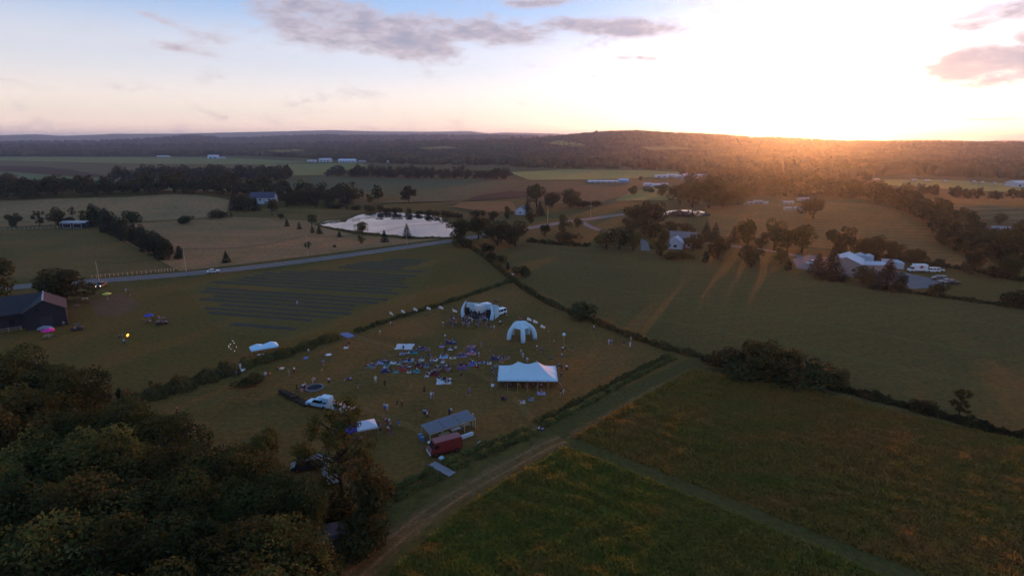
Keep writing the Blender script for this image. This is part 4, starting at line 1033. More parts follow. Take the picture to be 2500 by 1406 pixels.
hip_house('workshop', 'large workshop with pale gable roof and beige walls', G(2064, 660), R(-34 + 90), 13, 11, 4.0, 2.4, WALL_T, ROOF_W, [('left', -3, 1.6, 1.4, 1.2)], cat='workshop')
hip_house('workshop', 'low white-roofed annex right of the large workshop', G(2112, 660), R(-7), 13, 5, 2.8, .8, WALL_T, ROOF_W, [('front', -4, 1.6, 1.2, 1)], cat='workshop')
hip_house('shed', 'open-fronted dark field shed with pale sloping roof', G(188, 556), R(2), 14, 6, 3.2, .8, paint('dark_boards', (.03, .03, .035), .9, .1), STEEL, [('front', -3.5, 1.5, 4.4, 2.2), ('front', 2.5, 1.5, 4.4, 2.2)], door=False, cat='shed')
hip_house('shed', 'small blue-grey shed at far right below the tree line', G(2442, 572), R(-20), 9, 6.5, 2.8, 1.4, paint('shed_grey', (.22, .21, .24)), paint('shed_roof', (.2, .2, .25)), [('front', 0, 1.4, 2.2, 1.8)], door=False, cat='shed')
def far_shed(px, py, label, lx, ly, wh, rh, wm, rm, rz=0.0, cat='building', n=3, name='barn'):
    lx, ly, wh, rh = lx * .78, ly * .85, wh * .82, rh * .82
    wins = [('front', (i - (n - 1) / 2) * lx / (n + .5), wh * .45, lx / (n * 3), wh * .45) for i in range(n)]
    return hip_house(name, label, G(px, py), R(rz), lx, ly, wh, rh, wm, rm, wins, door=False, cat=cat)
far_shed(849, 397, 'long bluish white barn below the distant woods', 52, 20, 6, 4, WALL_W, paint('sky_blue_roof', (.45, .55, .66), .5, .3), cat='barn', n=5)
far_shed(795, 396, 'white farmhouse-like barn left of the long bluish barn', 36, 18, 7, 4, WALL_W, ROOF_W, cat='barn')
far_shed(762, 396, 'low white shed left of the white farm barn', 26, 12, 4, 2, WALL_W, ROOF_W, cat='shed', n=2, name='shed')
far_shed(885, 397, 'low grey shed right of the long bluish barn', 20, 10, 4, 2, WALL_T, STEEL, cat='shed', n=2, name='shed')
far_shed(952, 397, 'small white shed alone below the wooded ridge', 18, 9, 4, 2, WALL_W, ROOF_W, cat='shed', n=2, name='shed')
far_shed(1230, 399, 'pale shed at the forest edge above bright field', 16, 8, 4, 2, WALL_W, ROOF_W, cat='shed', n=2, name='shed')
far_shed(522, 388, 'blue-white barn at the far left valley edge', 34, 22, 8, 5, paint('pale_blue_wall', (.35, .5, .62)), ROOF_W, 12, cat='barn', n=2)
far_shed(545, 388, 'tiny shed beside the blue-white barn', 14, 9, 4, 2, WALL_W, ROOF_W, cat='shed', n=1, name='shed')
far_shed(400, 384, 'long low greenhouse far out in the left valley', 48, 12, 3.5, 2, WALL_W, ROOF_W, cat='greenhouse', n=4, name='greenhouse')
far_shed(1480, 446, 'very long low white greenhouse in the crop fields', 58, 8, 2.2, 1.2, WALL_W, paint('plastic_film', (.62, .58, .6), .5, .3), -1, cat='greenhouse', n=6, name='greenhouse')
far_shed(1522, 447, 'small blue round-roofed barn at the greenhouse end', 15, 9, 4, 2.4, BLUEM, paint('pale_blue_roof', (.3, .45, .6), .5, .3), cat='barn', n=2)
far_shed(1697, 439, 'wide grey-roofed packing barn below the sunlit ridge', 42, 22, 6, 3.5, WALL_T, paint('lilac_roof', (.4, .38, .45), .5, .3), -4, cat='barn', n=4)
for i, (px, py, lb, lx) in enumerate([(1615, 434, 'white shed left of the packing barn', 24), (1640, 432, 'low white shed next to the packing barn', 20), (1655, 434, 'small pale shed touching the packing barn', 12), (1580, 455, 'white shed in the small farmyard', 10), (1600, 457, 'long grey-roofed shed in the small farmyard', 14), (1622, 456, 'pale small shed at the farmyard end', 9)]):
    far_shed(px, py, lb, lx, 7, 3.2, 1.6, WALL_W, ROOF_W, 4 * i - 8, cat='shed', n=2, name='shed')
for i, (px, py, lb, lx, wm) in enumerate([(1828, 500, 'long pale trailer at the left of hill sheds', 16, WALL_W), (1850, 497, 'white trailer behind the long pale trailer', 13, WALL_W), (1868, 500, 'small white hut between the hill trailers', 6, WALL_W), (1923, 499, 'pale slanted-roof shed right on the hill', 16, WALL_T), (1922, 514, 'lavender box trailer in front of the slanted shed', 9, WALL_W), (1946, 514, 'second lavender box trailer beside the round tree', 12, WALL_W), (1960, 490, 'long dark-walled barn behind the hill trailers', 22, WALL_T)]):
    far_shed(px, py, lb, lx * .62, 3.6, 2.3, .6, WALL_T, STEEL, 6 * i - 16, cat='trailer' if 'trailer' in lb else 'shed', n=2, name='trailer' if 'trailer' in lb else 'shed')
far_shed(2500, 457, 'big white arched warehouse at the far right edge', 38, 20, 6, 2.5, WALL_W, ROOF_W, -4, cat='warehouse', n=5, name='warehouse')
for i, px in enumerate([2140, 2230, 2262, 2305, 2375, 2395, 2425]):
    far_shed(px, 441 + i * 1.6, '%s pale hut from left in the row below right woods' % ORD[i], 7 + 2 * (i % 3), 5, 2.2, 1.0, WALL_T, STEEL, i * 7, cat='hut', n=1, name='hut')
for i, (px, py) in enumerate([(1455, 396), (1483, 394), (635, 372), (700, 374), (735, 372), (808, 372), (850, 372), (668, 376), (770, 374), (490, 362), (545, 356)]):
    far_shed(px, py, '%s tiny pale house from left among the distant woods' % ORD[sorted([1455, 1483, 635, 700, 735, 808, 850, 668, 770, 490, 545]).index(px)], 24, 14, 9, 6, WALL_W, ROOF_W, i * 13, cat='house', n=1, name='house')

# --- tanks, container at the yard
def tank(px, py, label):
    t = thing('tank', label, 'tank', G(px, py)); MB().tube([(0, 0, 0), (0, 0, 3.6), (0, 0, 4.2)], [1.9, 1.9, .5], 20).build('tank_shell', ROOF_W, t, smooth=False)
    MB().tube([(0, 0, 4.1), (0, 0, 4.5)], .35, 10).build('hatch', STEEL, t); return t
tank(2097, 641, 'pale cylindrical tank, left of two behind the annex'); tank(2118, 644, 'pale cylindrical tank, right of two behind the annex')
def container(px, py, label, rz, l=6, w_=2.4, h=2.6):
    t = thing('container', label, 'container', G(px, py), R(rz)); MB().box((0, 0, h / 2 + .1), (l, w_, h)).build('container_shell', WALL_W, t, bevel=.04)
    for s in (-.6, .6): MB().box((l / 2 + .02, s, h / 2 + .1), (.05, 1.1, h - .2)).build('door', ROOF_W, t)
    return t
container(2172, 650, 'white storage container behind spiky spruce', -15); container(2193, 655, 'upright pale container left of the delivery truck', 70, 5)

# --- utility poles and wires
PB = []
for i, (px, by, ty, lb) in enumerate([(455, 663, 604, 'wooden utility pole beside the juniper row end'), (752, 626, 572, 'wooden utility pole beside the young round tree'), (994, 598, 549, 'wooden utility pole in front of the tall pond spruce'), (1337, 548, 502, 'wooden utility pole near the little white house'), (1442, 531, 492, 'wooden utility pole at the far road bend'), (243, 690, 640, 'wooden utility pole behind the parked pickup')]):
    b = G(px, by); h = min(max(tall(b, ty), 8), 12)
    t = thing('utility_pole', lb, 'utility pole', b, heading(ROAD[20], ROAD[40]) + math.pi / 2, 'utility poles along the road')
    MB().tube([(0, 0, -.3), (0, 0, h)], [.16, .10], 8).build('pole', PALEWOOD, t); MB().box((0, 0, h - .7), (2.2, .12, .14)).build('crossarm', PALEWOOD, t)
    for x in (-1, 0, 1): MB().tube([(x, 0, h - .62), (x, 0, h - .42)], .06, 6).build('insulator', STEEL, t)
    PB.append((b, h))
order = [5, 0, 1, 2, 3, 4]
wm_ = MB()
for k in range(5):
    (a, ha), (b, hb_) = PB[order[k]], PB[order[k + 1]]
    for s in (-1, 0, 1):
        p0, p1 = a + Vector((0, 0, ha - .45)), b + Vector((0, 0, hb_ - .45))
        off_ = Vector((math.cos(heading(a, b) + math.pi / 2), math.sin(heading(a, b) + math.pi / 2), 0)) * s
        wm_.tube([p0.lerp(p1, q / 10) + off_ - Vector((0, 0, 2.2 * 4 * (q / 10) * (1 - q / 10))) for q in range(11)], .022, 4)
tag(wm_.build('power_lines', BLACK), 'thin power lines strung along the country road', 'wires')
# --- paddock fence along the road
f0 = thing('fence', 'wire and post fence between paddock and road', 'fence', (0, 0, 0))
fl_ = P((225, 679), (300, 673), (380, 666), (432, 661))
cnt_ = 0
for i in range(3):
    for k in range(7):
        p = fl_[i].lerp(fl_[i + 1], k / 7); MB().box((p.x, p.y, hz(p.x, p.y) + .65), (.16, .16, 1.3)).build('post', PALEWOOD, f0)
for z in (.6, 1.15):
    MB().tube([p + Vector((0, 0, z)) for p in fl_], .035, 4).build('rail', PALEWOOD, f0)
f1 = thing('fence', 'post and rail fence along the top of the paddock', 'fence', (0, 0, 0))
fl_ = P((-60, 566), (60, 561), (160, 557))
for i in range(2):
    for k in range(10):
        p = fl_[i].lerp(fl_[i + 1], k / 10); MB().box((p.x, p.y, hz(p.x, p.y) + .7), (.2, .2, 1.4)).build('post', PALEWOOD, f1)
for z in (.7, 1.25): MB().tube([p + Vector((0, 0, z)) for p in fl_], .05, 4).build('rail', PALEWOOD, f1)
# dock on the pond
dk = thing('dock', 'small wooden dock on the left side of pond', 'dock', G(870, 538), R(20))
for i in range(8): MB().box((-2.4 + i * .62, 0, .75), (.54, 2.2, .07)).build('plank', WOOD, dk)
for x in (-2.2, 2.2):
    for y in (-.9, .9): MB().tube([(x, y, -.2), (x, y, .9)], .09, 6).build('post', WOOD, dk)

# ------------------------------------------------------------------ big pole tent
A_, B_ = G(1219, 950), G(1359, 951)
TL, TW, TE, TP = 12.6, 8.0, 1.95, 4.5
c0 = G(1289, 949)
tent = thing('pole_tent', 'large white two-peaked pole tent with scalloped edge', 'tent', c0 + Vector((0, TW / 2, 0)), heading(A_, B_))
nx, ny = 48, 32
vs, fs = [], []
pk = [(-TL * .16, 0), (TL * .16, 0)]
for j in range(ny + 1):
    for i in range(nx + 1):
        x, y = (i / nx - .5) * TL, (j / ny - .5) * TW
        fy = 1 - abs(y) / (TW / 2)
        if abs(x) < TL * .16: fx = 1 - .22 * math.cos(x / (TL * .16) * math.pi / 2)
        else: fx = 1 - (abs(x) - TL * .16) / (TL * .34)
        ed = max(0, min(fx, 1.0)); q = max(0, min(fy, 1.0))
        if abs(x) < TL * .16: f = q ** 1.7 * fx
        else: f = min(q, ed * 1.0) ** 1.7
        sag = .10 * math.sin(q * math.pi) * (1 if abs(x) < TL * .16 else .8)
        edge = .10 * abs(math.sin(x * math.pi / (TL / 6))) * (1 - q) ** 6 + .10 * abs(math.sin(y * math.pi / (TW / 4))) * (1 - ed) ** 6
        vs.append((x, y, TE + (TP - TE) * f - sag - edge))
for j in range(ny):
    for i in range(nx): fs.append((j * (nx + 1) + i, j * (nx + 1) + i + 1, (j + 1) * (nx + 1) + i + 1, (j + 1) * (nx + 1) + i))
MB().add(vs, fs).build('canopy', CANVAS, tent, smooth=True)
val = MB(); per = []
NV_ = 30
def sc_edge(p, q, n):
    for k in range(n):
        a, b = Vector(p).lerp(Vector(q), k / n), Vector(p).lerp(Vector(q), (k + 1) / n); mm = (a + b) / 2
        pts = [a, b] + [a.lerp(b, 1 - t) - Vector((0, 0, .18 + .16 * math.sin(t * math.pi))) for t in (0, .25, .5, .75, 1)]
        val.add(pts, [tuple(range(7))])
e = TE - .02
cs = [(-TL / 2, -TW / 2, e), (TL / 2, -TW / 2, e), (TL / 2, TW / 2, e), (-TL / 2, TW / 2, e)]
for k, n in ((0, 34), (1, 24), (2, 34), (3, 24)): sc_edge(cs[k], cs[(k + 1) % 4], n)
val.build('valance', CANVAS, tent)
for k, (p, n) in enumerate([((0, 1), 6), ((1, 2), 4), ((2, 3), 6), ((3, 0), 4)]):
    for i in range(n):
        q = Vector(cs[p[0]]).lerp(Vector(cs[p[1]]), i / n); o_ = Vector((q.x, q.y, 0)).normalized()
        if abs(abs(q.x) - TL / 2) > .01: o_ = Vector((0, math.copysign(1, q.y), 0))
        elif abs(abs(q.y) - TW / 2) > .01: o_ = Vector((math.copysign(1, q.x), 0, 0))
        MB().tube([(q.x, q.y, 0), (q.x, q.y, TE)], .04, 7).build('side_pole', WOOD, tent)
        MB().tube([(q.x, q.y, TE), (q.x + o_.x * 1.7, q.y + o_.y * 1.7, .02)], .02, 5).build('guy_rope', ROPE, tent)
for x, y in pk: MB().tube([(x, y, 0), (x, y, TP + .15)], .07, 8).build('centre_pole', PALEWOOD, tent)

# ------------------------------------------------------------------ inflatable spider dome
dc = G(1273, 826)
dome = thing('inflatable_dome', 'white inflatable dome of five arched legs', 'inflatable dome', dc, R(-84))
DR, DH = 3.55, 4.3
def arch(an, n=14):
    out = []
    for i in range(n + 1):
        q = i / n * math.pi / 2
        rr = DR * math.cos(q) ** .8 if i < n else 0
        out.append(Vector((math.cos(an) * rr, math.sin(an) * rr, .3 + (DH - .5) * math.sin(q) ** .9)))
    out[0].z = .05
    return out
for k in range(5):
    an = k * 2 * math.pi / 5
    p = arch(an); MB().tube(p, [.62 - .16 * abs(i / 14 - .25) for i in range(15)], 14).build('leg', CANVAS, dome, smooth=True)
    MB().box((math.cos(an) * DR, math.sin(an) * DR, .08), (.9, .9, .1), an).build('foot_plate', BLACK, dome)
for k in range(5):
    a1, a2 = arch(k * 2 * math.pi / 5), arch((k + 1) * 2 * math.pi / 5)
    vs, fs = [], []
    for i in range(7, 15):
        for t in range(7):
            q = t / 6; p = a1[i].lerp(a2[i], q); p.z -= .12 * math.sin(q * math.pi)
            c = p.copy(); vs.append((c.x, c.y, c.z + .25))
    for i in range(7):
        for t in range(6): fs.append((i * 7 + t, i * 7 + t + 1, (i + 1) * 7 + t + 1, (i + 1) * 7 + t))
    MB().add(vs, fs).build('roof_panel', CANVAS, dome, smooth=True)
MB().ball((0, 0, DH + .25), .5, 12, 8, (1, 1, .6)).build('hub', CANVAS, dome, smooth=True)

# ------------------------------------------------------------------ stage
sl, sr = G(1128, 774), G(1200, 782)
sz = heading(sl, sr); SW = (sr - sl).length
stage = thing('stage', 'white stage with two tusk-shaped fins and long backdrop', 'stage', (sl + sr) / 2, sz)
MB().box((0, 2.2, .3), (SW - 1.0, 4.2, .6)).build('deck', BLACK, stage)
MB().box((0, 4.35, 2.0), (SW + .8, .16, 2.7)).build('backdrop', CANVAS, stage)
for i in range(6): MB().box((-SW / 2 + .4 + i * SW / 5.2, 4.5, 1.7), (.07, .08, 3.4)).build('truss_post', STEEL, stage)
for s, h in ((-1, 4.7), (1, 4.3)):
    pts = [(s * (SW / 2 - .2) - s * 0.0, .4, 0), (s * (SW / 2 + .05), .5, h * .3), (s * (SW / 2 - .05), .8, h * .6), (s * (SW / 2 - .45), 1.2, h * .85), (s * (SW / 2 - .8), 1.5, h)]
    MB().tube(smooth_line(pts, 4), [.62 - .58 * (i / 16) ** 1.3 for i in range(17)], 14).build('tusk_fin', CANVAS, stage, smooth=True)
MB().box((SW / 2 + .75, 2.4, 1.7), (.12, 3.2, 2.9)).build('side_panel', CANVAS, stage)
def on_stage(x, y, z): 
    c, s = math.cos(sz), math.sin(sz); o = stage.location
    return Vector((o.x + x * c - y * s, o.y + x * s + y * c, z))
for s, lb in ((-1, 'black speaker stack on the stage beside the taller tusk'), (1, 'black speaker stack on the stage beside the right tusk')):
    t = thing('speaker_stack', lb, 'speaker', on_stage(s * (SW / 2 - 1.35), 1.0, .602), sz)
    for k in range(3):
        bx = MB().box((0, 0, .36 + k * .73), (1.15, .8, .72)).build('cabinet', BLACK, t, bevel=.03)
        for x in (-.27, .27): MB().tube([(x, -.41, .36 + k * .73), (x, -.43, .36 + k * .73)], .22, 12).build('speaker_cone', RUBBER, bx)
for x, lb in ((-1.3, 'dark drum kit at the back middle of the stage'),):
    t = thing('drum_kit', lb, 'drum kit', on_stage(x, 2.9, .602), sz)
    MB().tube([(0, -.3, .3), (0, .25, .3)], .3, 14).build('bass_drum', BLACK, t)
    for x2 in (-.5, .5): MB().tube([(x2, 0, .5), (x2, 0, .75)], .2, 12).build('tom_drum', BLACK, t)
    for x2 in (-.75, .75): MB().tube([(x2, .2, 1.1), (x2, .2, 1.115)], .24, 12).build('cymbal', CHROME, t); 
# ------------------------------------------------------------------ flags
FLAGW = paint('white_flag', (.72, .66, .62), .8, .1)
def flag(px, ty, label, h=4.4, lean=.5, col=FLAGW):
    b = from_top(px, ty, h - .35)
    t = thing('feather_flag', label, 'flag', b, R(random.uniform(-20, 20)), 'tall bent flags')
    MB().tube([(0, 0, 0), (0, 0, h * .6), (.12, 0, h * .85), (.45, 0, h)], [.02, .018, .014, .01], 5).build('pole', WOOD, t)
    vs, fs = [], []
    for i in range(7):
        for j in range(3):
            q = i / 6; vs.append((.42 + q * 1.15, .14 * math.sin(q * 5), h - .02 - j * .42 * (1 - .35 * q) - q * .55))
    for i in range(6):
        for j in range(2): fs.append((i * 3 + j, i * 3 + j + 1, i * 3 + j + 4, i * 3 + j + 3))
    MB().add(vs, fs).build('banner', col, t, smooth=True)
for i, (px, ty) in enumerate([(948, 762), (976, 758), (1006, 753), (1038, 751), (1069, 749), (1102, 757)]): flag(px, ty, '%s flag from left in the row along the thin hedge' % ORD[i])
for i, (px, ty) in enumerate([(1283, 777), (1298, 783), (1316, 795)]): flag(px, ty, '%s flag from left in the row above the inflatable dome' % ORD[i], 5)
flag(1261, 774, 'reddish small flag between van and the dome flags', 4, col=paint('red_flag', (.35, .12, .1), .8, .1))
# globe lantern on a pole
b = G(1376, 850)
t = thing('globe_lantern', 'white globe on a tall thin pole right of the dome', 'lantern', b)
MB().tube([(0, 0, 0), (0, 0, 3.3)], .03, 6).build('pole', PALEWOOD, t); MB().ball((0, 0, 3.6), .42, 14, 10).build('globe', CANVAS, t, smooth=True)
b = G(1344, 853)
t = thing('guide_pole', 'tall leaning reddish pole right of the dome', 'pole', b); MB().tube([(0, 0, 0), (-.5, 0, 4.6)], .06, 6).build('pole', paint('red_pole', (.30, .12, .08)), t)
MB().tube([(-.5, 0, 4.6), (-.62, 0, 4.9)], .1, 6).build('pole_cap', PALEWOOD, t)
# pole with hanging lamps near the canopy
LAMP = paint('lit_lamp', (.8, .75, .65), .4, .2, emit=(1, .85, .62, .35))
b = G(571, 872)
t = thing('lantern_pole', 'pole hung with small white lanterns left of the blue canopy', 'lantern', b)
MB().tube([(0, 0, 0), (0, 0, 5.0)], [.06, .04], 6).build('pole', WOOD, t)
for i, (x, z) in enumerate([(-.7, 3.0), (.5, 3.6), (.1, 4.0), (-.3, 3.4), (.9, 2.6), (-.6, 2.0), (.5, 1.7), (-.9, 2.5)]):
    a = MB().tube([(0, 0, z + .35), (x, (i % 3 - 1) * .3, z + .3), (x, (i % 3 - 1) * .3, z + .1)], .015, 5).build('hanger', WOOD, t)
    MB().ball((x, (i % 3 - 1) * .3, z), .11, 8, 6).build('lamp_shade', LAMP, a)
# ------------------------------------------------------------------ canopies
def popup(name, label, c, rz, l, w_, peaks, mat, he=2.2, hp=3.1):
    t = thing(name, label, 'canopy', c, rz)
    m = MB(); n = peaks; sw = l / n
    for k in range(n):
        x0 = -l / 2 + k * sw; x1 = x0 + sw; xm = (x0 + x1) / 2
        top = [(xm - sw * .06, 0, hp), (xm + sw * .06, 0, hp)]
        base = [(x0, -w_ / 2, he), (x1, -w_ / 2, he), (x1, w_ / 2, he), (x0, w_ / 2, he)]
        m.add(base + top, [(0, 1, 5, 4), (1, 2, 5), (2, 3, 4, 5), (3, 0, 4)])
        m.add([(x0, -w_ / 2, he), (x1, -w_ / 2, he), (x1, -w_ / 2, he - .3), (x0, -w_ / 2, he - .3)], [(0, 1, 2, 3)])
        m.add([(x0, w_ / 2, he), (x1, w_ / 2, he), (x1, w_ / 2, he - .3), (x0, w_ / 2, he - .3)], [(0, 1, 2, 3)])
    for x in (-l / 2, l / 2): m.add([(x, -w_ / 2, he), (x, w_ / 2, he), (x, w_ / 2, he - .3), (x, -w_ / 2, he - .3)], [(0, 1, 2, 3)])
    m.build('canopy_cloth', mat, t)
    for k in range(n + 1):
        for s in (-1, 1): MB().tube([(-l / 2 + k * sw * .995 + .03, s * (w_ / 2 - .04), 0), (-l / 2 + k * sw * .995 + .03, s * (w_ / 2 - .04), he)], .035, 6).build('leg', STEEL, t)
    return t
a, b = G(611, 876), G(672, 865)
popup('popup_canopy', 'pale blue double-peaked canopy beside the left hedge', (a + b) / 2 + Vector((0, 1.2, 0)), heading(a, b), 6.2, 3.1, 2, paint('pale_blue_canvas', (.45, .68, .85), .7, .15))
def table(label, c, rz, l=1.8, w_=.75, h=.74, mat=None, name='folding_table', group=None):
    t = thing(name, label, 'table', c, rz, group)
    MB().box((0, 0, h), (l, w_, .05)).build('table_top', mat or WHITE, t)
    for x in (-1, 1):
        for y in (-1, 1): MB().tube([(x * (l / 2 - .1), y * (w_ / 2 - .08), 0), (x * (l / 2 - .1), y * (w_ / 2 - .08), h)], .025, 6).build('leg', STEEL, t)
    return t
table('white folding table under the pale blue canopy', G(641, 872), R(10), 2.2)
popup('popup_canopy', 'vivid blue canopy behind the yellow tree, left of the pair', G(868, 1068), R(24), 3.2, 3, 1, paint('vivid_blue_canvas', (.05, .06, .42), .7, .15), 2.1, 2.9)
popup('popup_canopy', 'grey-white canopy touching the vivid blue canopy', G(896, 1066), R(24), 3.4, 3.2, 1, paint('grey_canvas', (.5, .55, .62), .7, .15), 2.4, 3.2)
table('small table with blue cover below the vivid blue canopy', G(874, 1078), R(20), 1.5, .7, .72, paint('blue_cover', (.16, .2, .55)))
# tan tarp shelter behind the sky blue pickup
a = G(832, 1012)
t = thing('tarp_shelter', 'beige tarp shelter attached behind the pale blue truck', 'shelter', a, R(-28))
vs, fs = [], []
for i in range(13):
    for j in range(7):
        x, y = -2.7 + i * .45, -1.5 + j * .5
        vs.append((x, y, 1.8 + .28 * math.sin(j / 6 * math.pi) + .14 * math.sin(i * 1.9) * math.sin(j * 1.3) - .04 * i))
for i in range(12):
    for j in range(6): fs.append((i * 7 + j, (i + 1) * 7 + j, (i + 1) * 7 + j + 1, i * 7 + j + 1))
MB().add(vs, fs).build('tarp', paint('beige_tarp', (.33, .29, .27), .85, .1, scale=3, var=.3), t, smooth=True)
for x in (-2.6, 0, 2.6):
    for y in (-1.4, 1.45): MB().tube([(x, y, 0), (x, y, 1.8 - .04 * (x + 2.7) / .45)], .05, 6).build('pole', PALEWOOD, t)
# ------------------------------------------------------------------ pavilion with metal roof
a, b = G(1046, 1085), G(1152, 1047)
pz = heading(a, b)
pav = thing('pavilion', 'long open pavilion with grey corrugated roof on posts', 'pavilion', (a + b) / 2 + Vector((-.4, 1.3, 0)), pz)
PL, PW = 9.6, 3.0
roofm = paint('corrugated_iron', (.15, .16, .19), .5, .4, .3, scale=2, var=.2)
for k in range(3):
    m = MB(); x0 = -PL / 2 + k * PL / 3 + .05; n = 26
    vs, fs = [], []
    for i in range(n + 1):
        x = x0 + i / n * (PL / 3 - .1); dz = .035 * (1 if i % 2 else -1)
        vs += [(x, -PW / 2, 1.95 + dz), (x, PW / 2, 2.5 + dz)]
    for i in range(n): fs.append((2 * i, 2 * i + 2, 2 * i + 3, 2 * i + 1))
    m.add(vs, fs).build('roof_sheet', roofm, pav)
MB().box((0, -PW / 2, 1.85), (PL, .1, .12)).build('beam', PALEWOOD, pav); MB().box((0, PW / 2, 2.4), (PL, .1, .12)).build('beam', PALEWOOD, pav)
for k in range(5):
    x = -PL / 2 + .2 + k * (PL - .4) / 4
    MB().box((x, -PW / 2 + .06, .9), (.14, .12, 1.8)).build('post', PALEWOOD, pav); MB().box((x, PW / 2 - .06, 1.17), (.14, .12, 2.34)).build('post', PALEWOOD, pav)
def on_pav(x, y, z=0.0):
    c, s = math.cos(pz), math.sin(pz); o = pav.location; return Vector((o.x + x * c - y * s, o.y + x * s + y * c, z))
for i, (x, y, l) in enumerate([(-4.2, -1.9, 2.2), (-1.6, -.9, 2.0), (1.0, -.6, 1.8), (3.2, -.4, 1.8)]):
    table('serving table, %s from the left under the metal pavilion' % ORD[i], on_pav(x, y), pz, l, .8, .76, name='serving_table', group='pavilion serving tables', mat=[WHITE, PALEWOOD][i % 2])
def cooler(label, c, rz, l=1.1):
    t = thing('cooler', label, 'cooler', c, rz); MB().box((0, 0, .25), (l, .55, .5)).build('cooler_body', WHITE, t, bevel=.04); l_ = MB().box((0, 0, .53), (l + .04, .58, .08)).build('lid', ROOF_W, t, bevel=.03)
    for s in (-1, 1): MB().box((s * (l / 2 + .04), 0, .38), (.06, .2, .05)).build('handle', STEEL, t)
    return t
for i, x in enumerate((0.2, 1.3, 2.4)): cooler('white chest cooler, %s of three in front of the pavilion' % ORD[i], on_pav(x, -3.1), pz + .05)
for i, x in enumerate((-2.4, -1.2)): cooler('long pale cooler, %s of two beside the red van roof' % ORD[i], on_pav(x, -2.9), pz, 1.15)
for i, (px, py) in enumerate([(1026, 1070), (1032, 1077)]):
    t = thing('plastic_bin', '%s blue plastic bin at the left end of pavilion' % ['upper', 'lower'][i], 'bin', G(px, py)); MB().tube([(0, 0, 0), (0, 0, .8)], [.26, .32], 12).build('bin_body', BLUEM, t); MB().tube([(0, 0, .8), (0, 0, .86)], .34, 12).build('rim', BLUEM, t)
t = thing('wooden_post', 'tall pale post right of the pavilion', 'post', G(1155, 1040)); MB().box((0, 0, 1.2), (.3, .3, 2.4)).build('post', PALEWOOD, t); MB().box((0, 0, 2.44), (.36, .36, .08)).build('post_cap', PALEWOOD, t)
# footbridge
a, b = G(1062, 1137), G(1096, 1155)
fb = thing('footbridge', 'short plank footbridge through the hedge gap', 'footbridge', (a + b) / 2, heading(a, b))
for i in range(11): MB().box((-2.2 + i * .44, 0, .16), (.4, 1.5, .06)).build('plank', paint('grey_plank', (.24, .23, .25), .85, .15, scale=4, var=.2), fb)
for s in (-.6, .6): MB().box((0, s, .08), (4.8, .12, .1)).build('beam', WOOD, fb)
# tarp over the hedge gap
t = sheet('ground_sheet', P((828, 815), (848, 811), (868, 820), (850, 826)), paint('blue_sheet', (.07, .10, .26), .5, .3), .05, None)
tag(t, 'blue plastic sheet lying across the hedge gap', 'sheet')
# fire pit
fp = thing('fire_pit', 'round stone ring fire pit with dark ash inside', 'fire pit', G(768, 947))
st = paint('fieldstone', (.2, .2, .21), .9, .1, scale=3, var=.3)
for i in range(22):
    an = i * 2 * math.pi / 22; MB().ball((1.75 * math.cos(an), 1.75 * math.sin(an), .13), .27, 7, 5, (1, .85, .75)).build('stone', st, fp)
MB().tube([(0, 0, .01), (0, 0, .05)], 1.5, 20).build('ash_bed', paint('ash', (.035, .035, .04), .95, .05), fp)
# row of straw bales, dark
for i in range(7):
    q = i / 6; p = G(692 + 58 * q, 961 + 28 * q)
    t = thing('log_pile', '%s dark log heap from left in the row towards the blue truck' % ORD[i], 'log pile', p, R(-25 + i * 9), 'dark log heaps')
    for k, (y, z) in enumerate([(-.42, .24), (.02, .22), (.45, .25), (-.2, .62), (.25, .6)][:5 if i < 4 else 3]): MB().tube([(-.75 - .1 * k, y, z), (.8, y, z)], [.23, .2], 9).build('log', BARK, t)

# ------------------------------------------------------------------ parasols and picnic tables
def parasol(label, px, py, col, rad=1.35, h=2.3, closed=False):
    t = thing('parasol', label, 'parasol', G(px, py)); MB().tube([(0, 0, 0), (0, 0, h + .1)], .03, 6).build('pole', PALEWOOD, t)
    MB().tube([(0, 0, 0), (0, 0, .1)], .28, 10).build('base', STEEL, t)
    if closed: MB().tube([(0, 0, h * .35), (0, 0, h * .55), (0, 0, h)], [.22, .2, .03], 10).build('canopy_cloth', col, t)
    else:
        for k in range(8):
            a1, a2 = k * math.pi / 4, (k + 1) * math.pi / 4
            MB().add([(0, 0, h), (rad * math.cos(a1), rad * math.sin(a1), h - .5), (rad * math.cos(a2), rad * math.sin(a2), h - .5), (rad * math.cos(a2), rad * math.sin(a2), h - .62), (rad * math.cos(a1), rad * math.sin(a1), h - .62)], [(0, 1, 2), (1, 4, 3, 2)]).build('panel', col, t)
            MB().tube([(0, 0, h - .08), (rad * .98 * math.cos(a1), rad * .98 * math.sin(a1), h - .56)], .012, 4).build('rib', STEEL, t)
    return t
PINK, YEL, BLU = paint('pink_cloth', (.65, .03, .28), .7, .1), paint('yellow_cloth', (.62, .56, .10), .7, .1), paint('blue_cloth', (.04, .07, .40), .7, .1)
parasol('bright pink parasol in front of the barn', 120, 822, PINK, 1.5); parasol('yellow parasol on the worn patch near the barn tree', 263, 730, YEL, 1.35); parasol('blue parasol over the picnic group on the lawn', 366, 784, BLU, 1.3)
parasol('closed yellow parasol against the barn wall', 83, 800, YEL, closed=True)
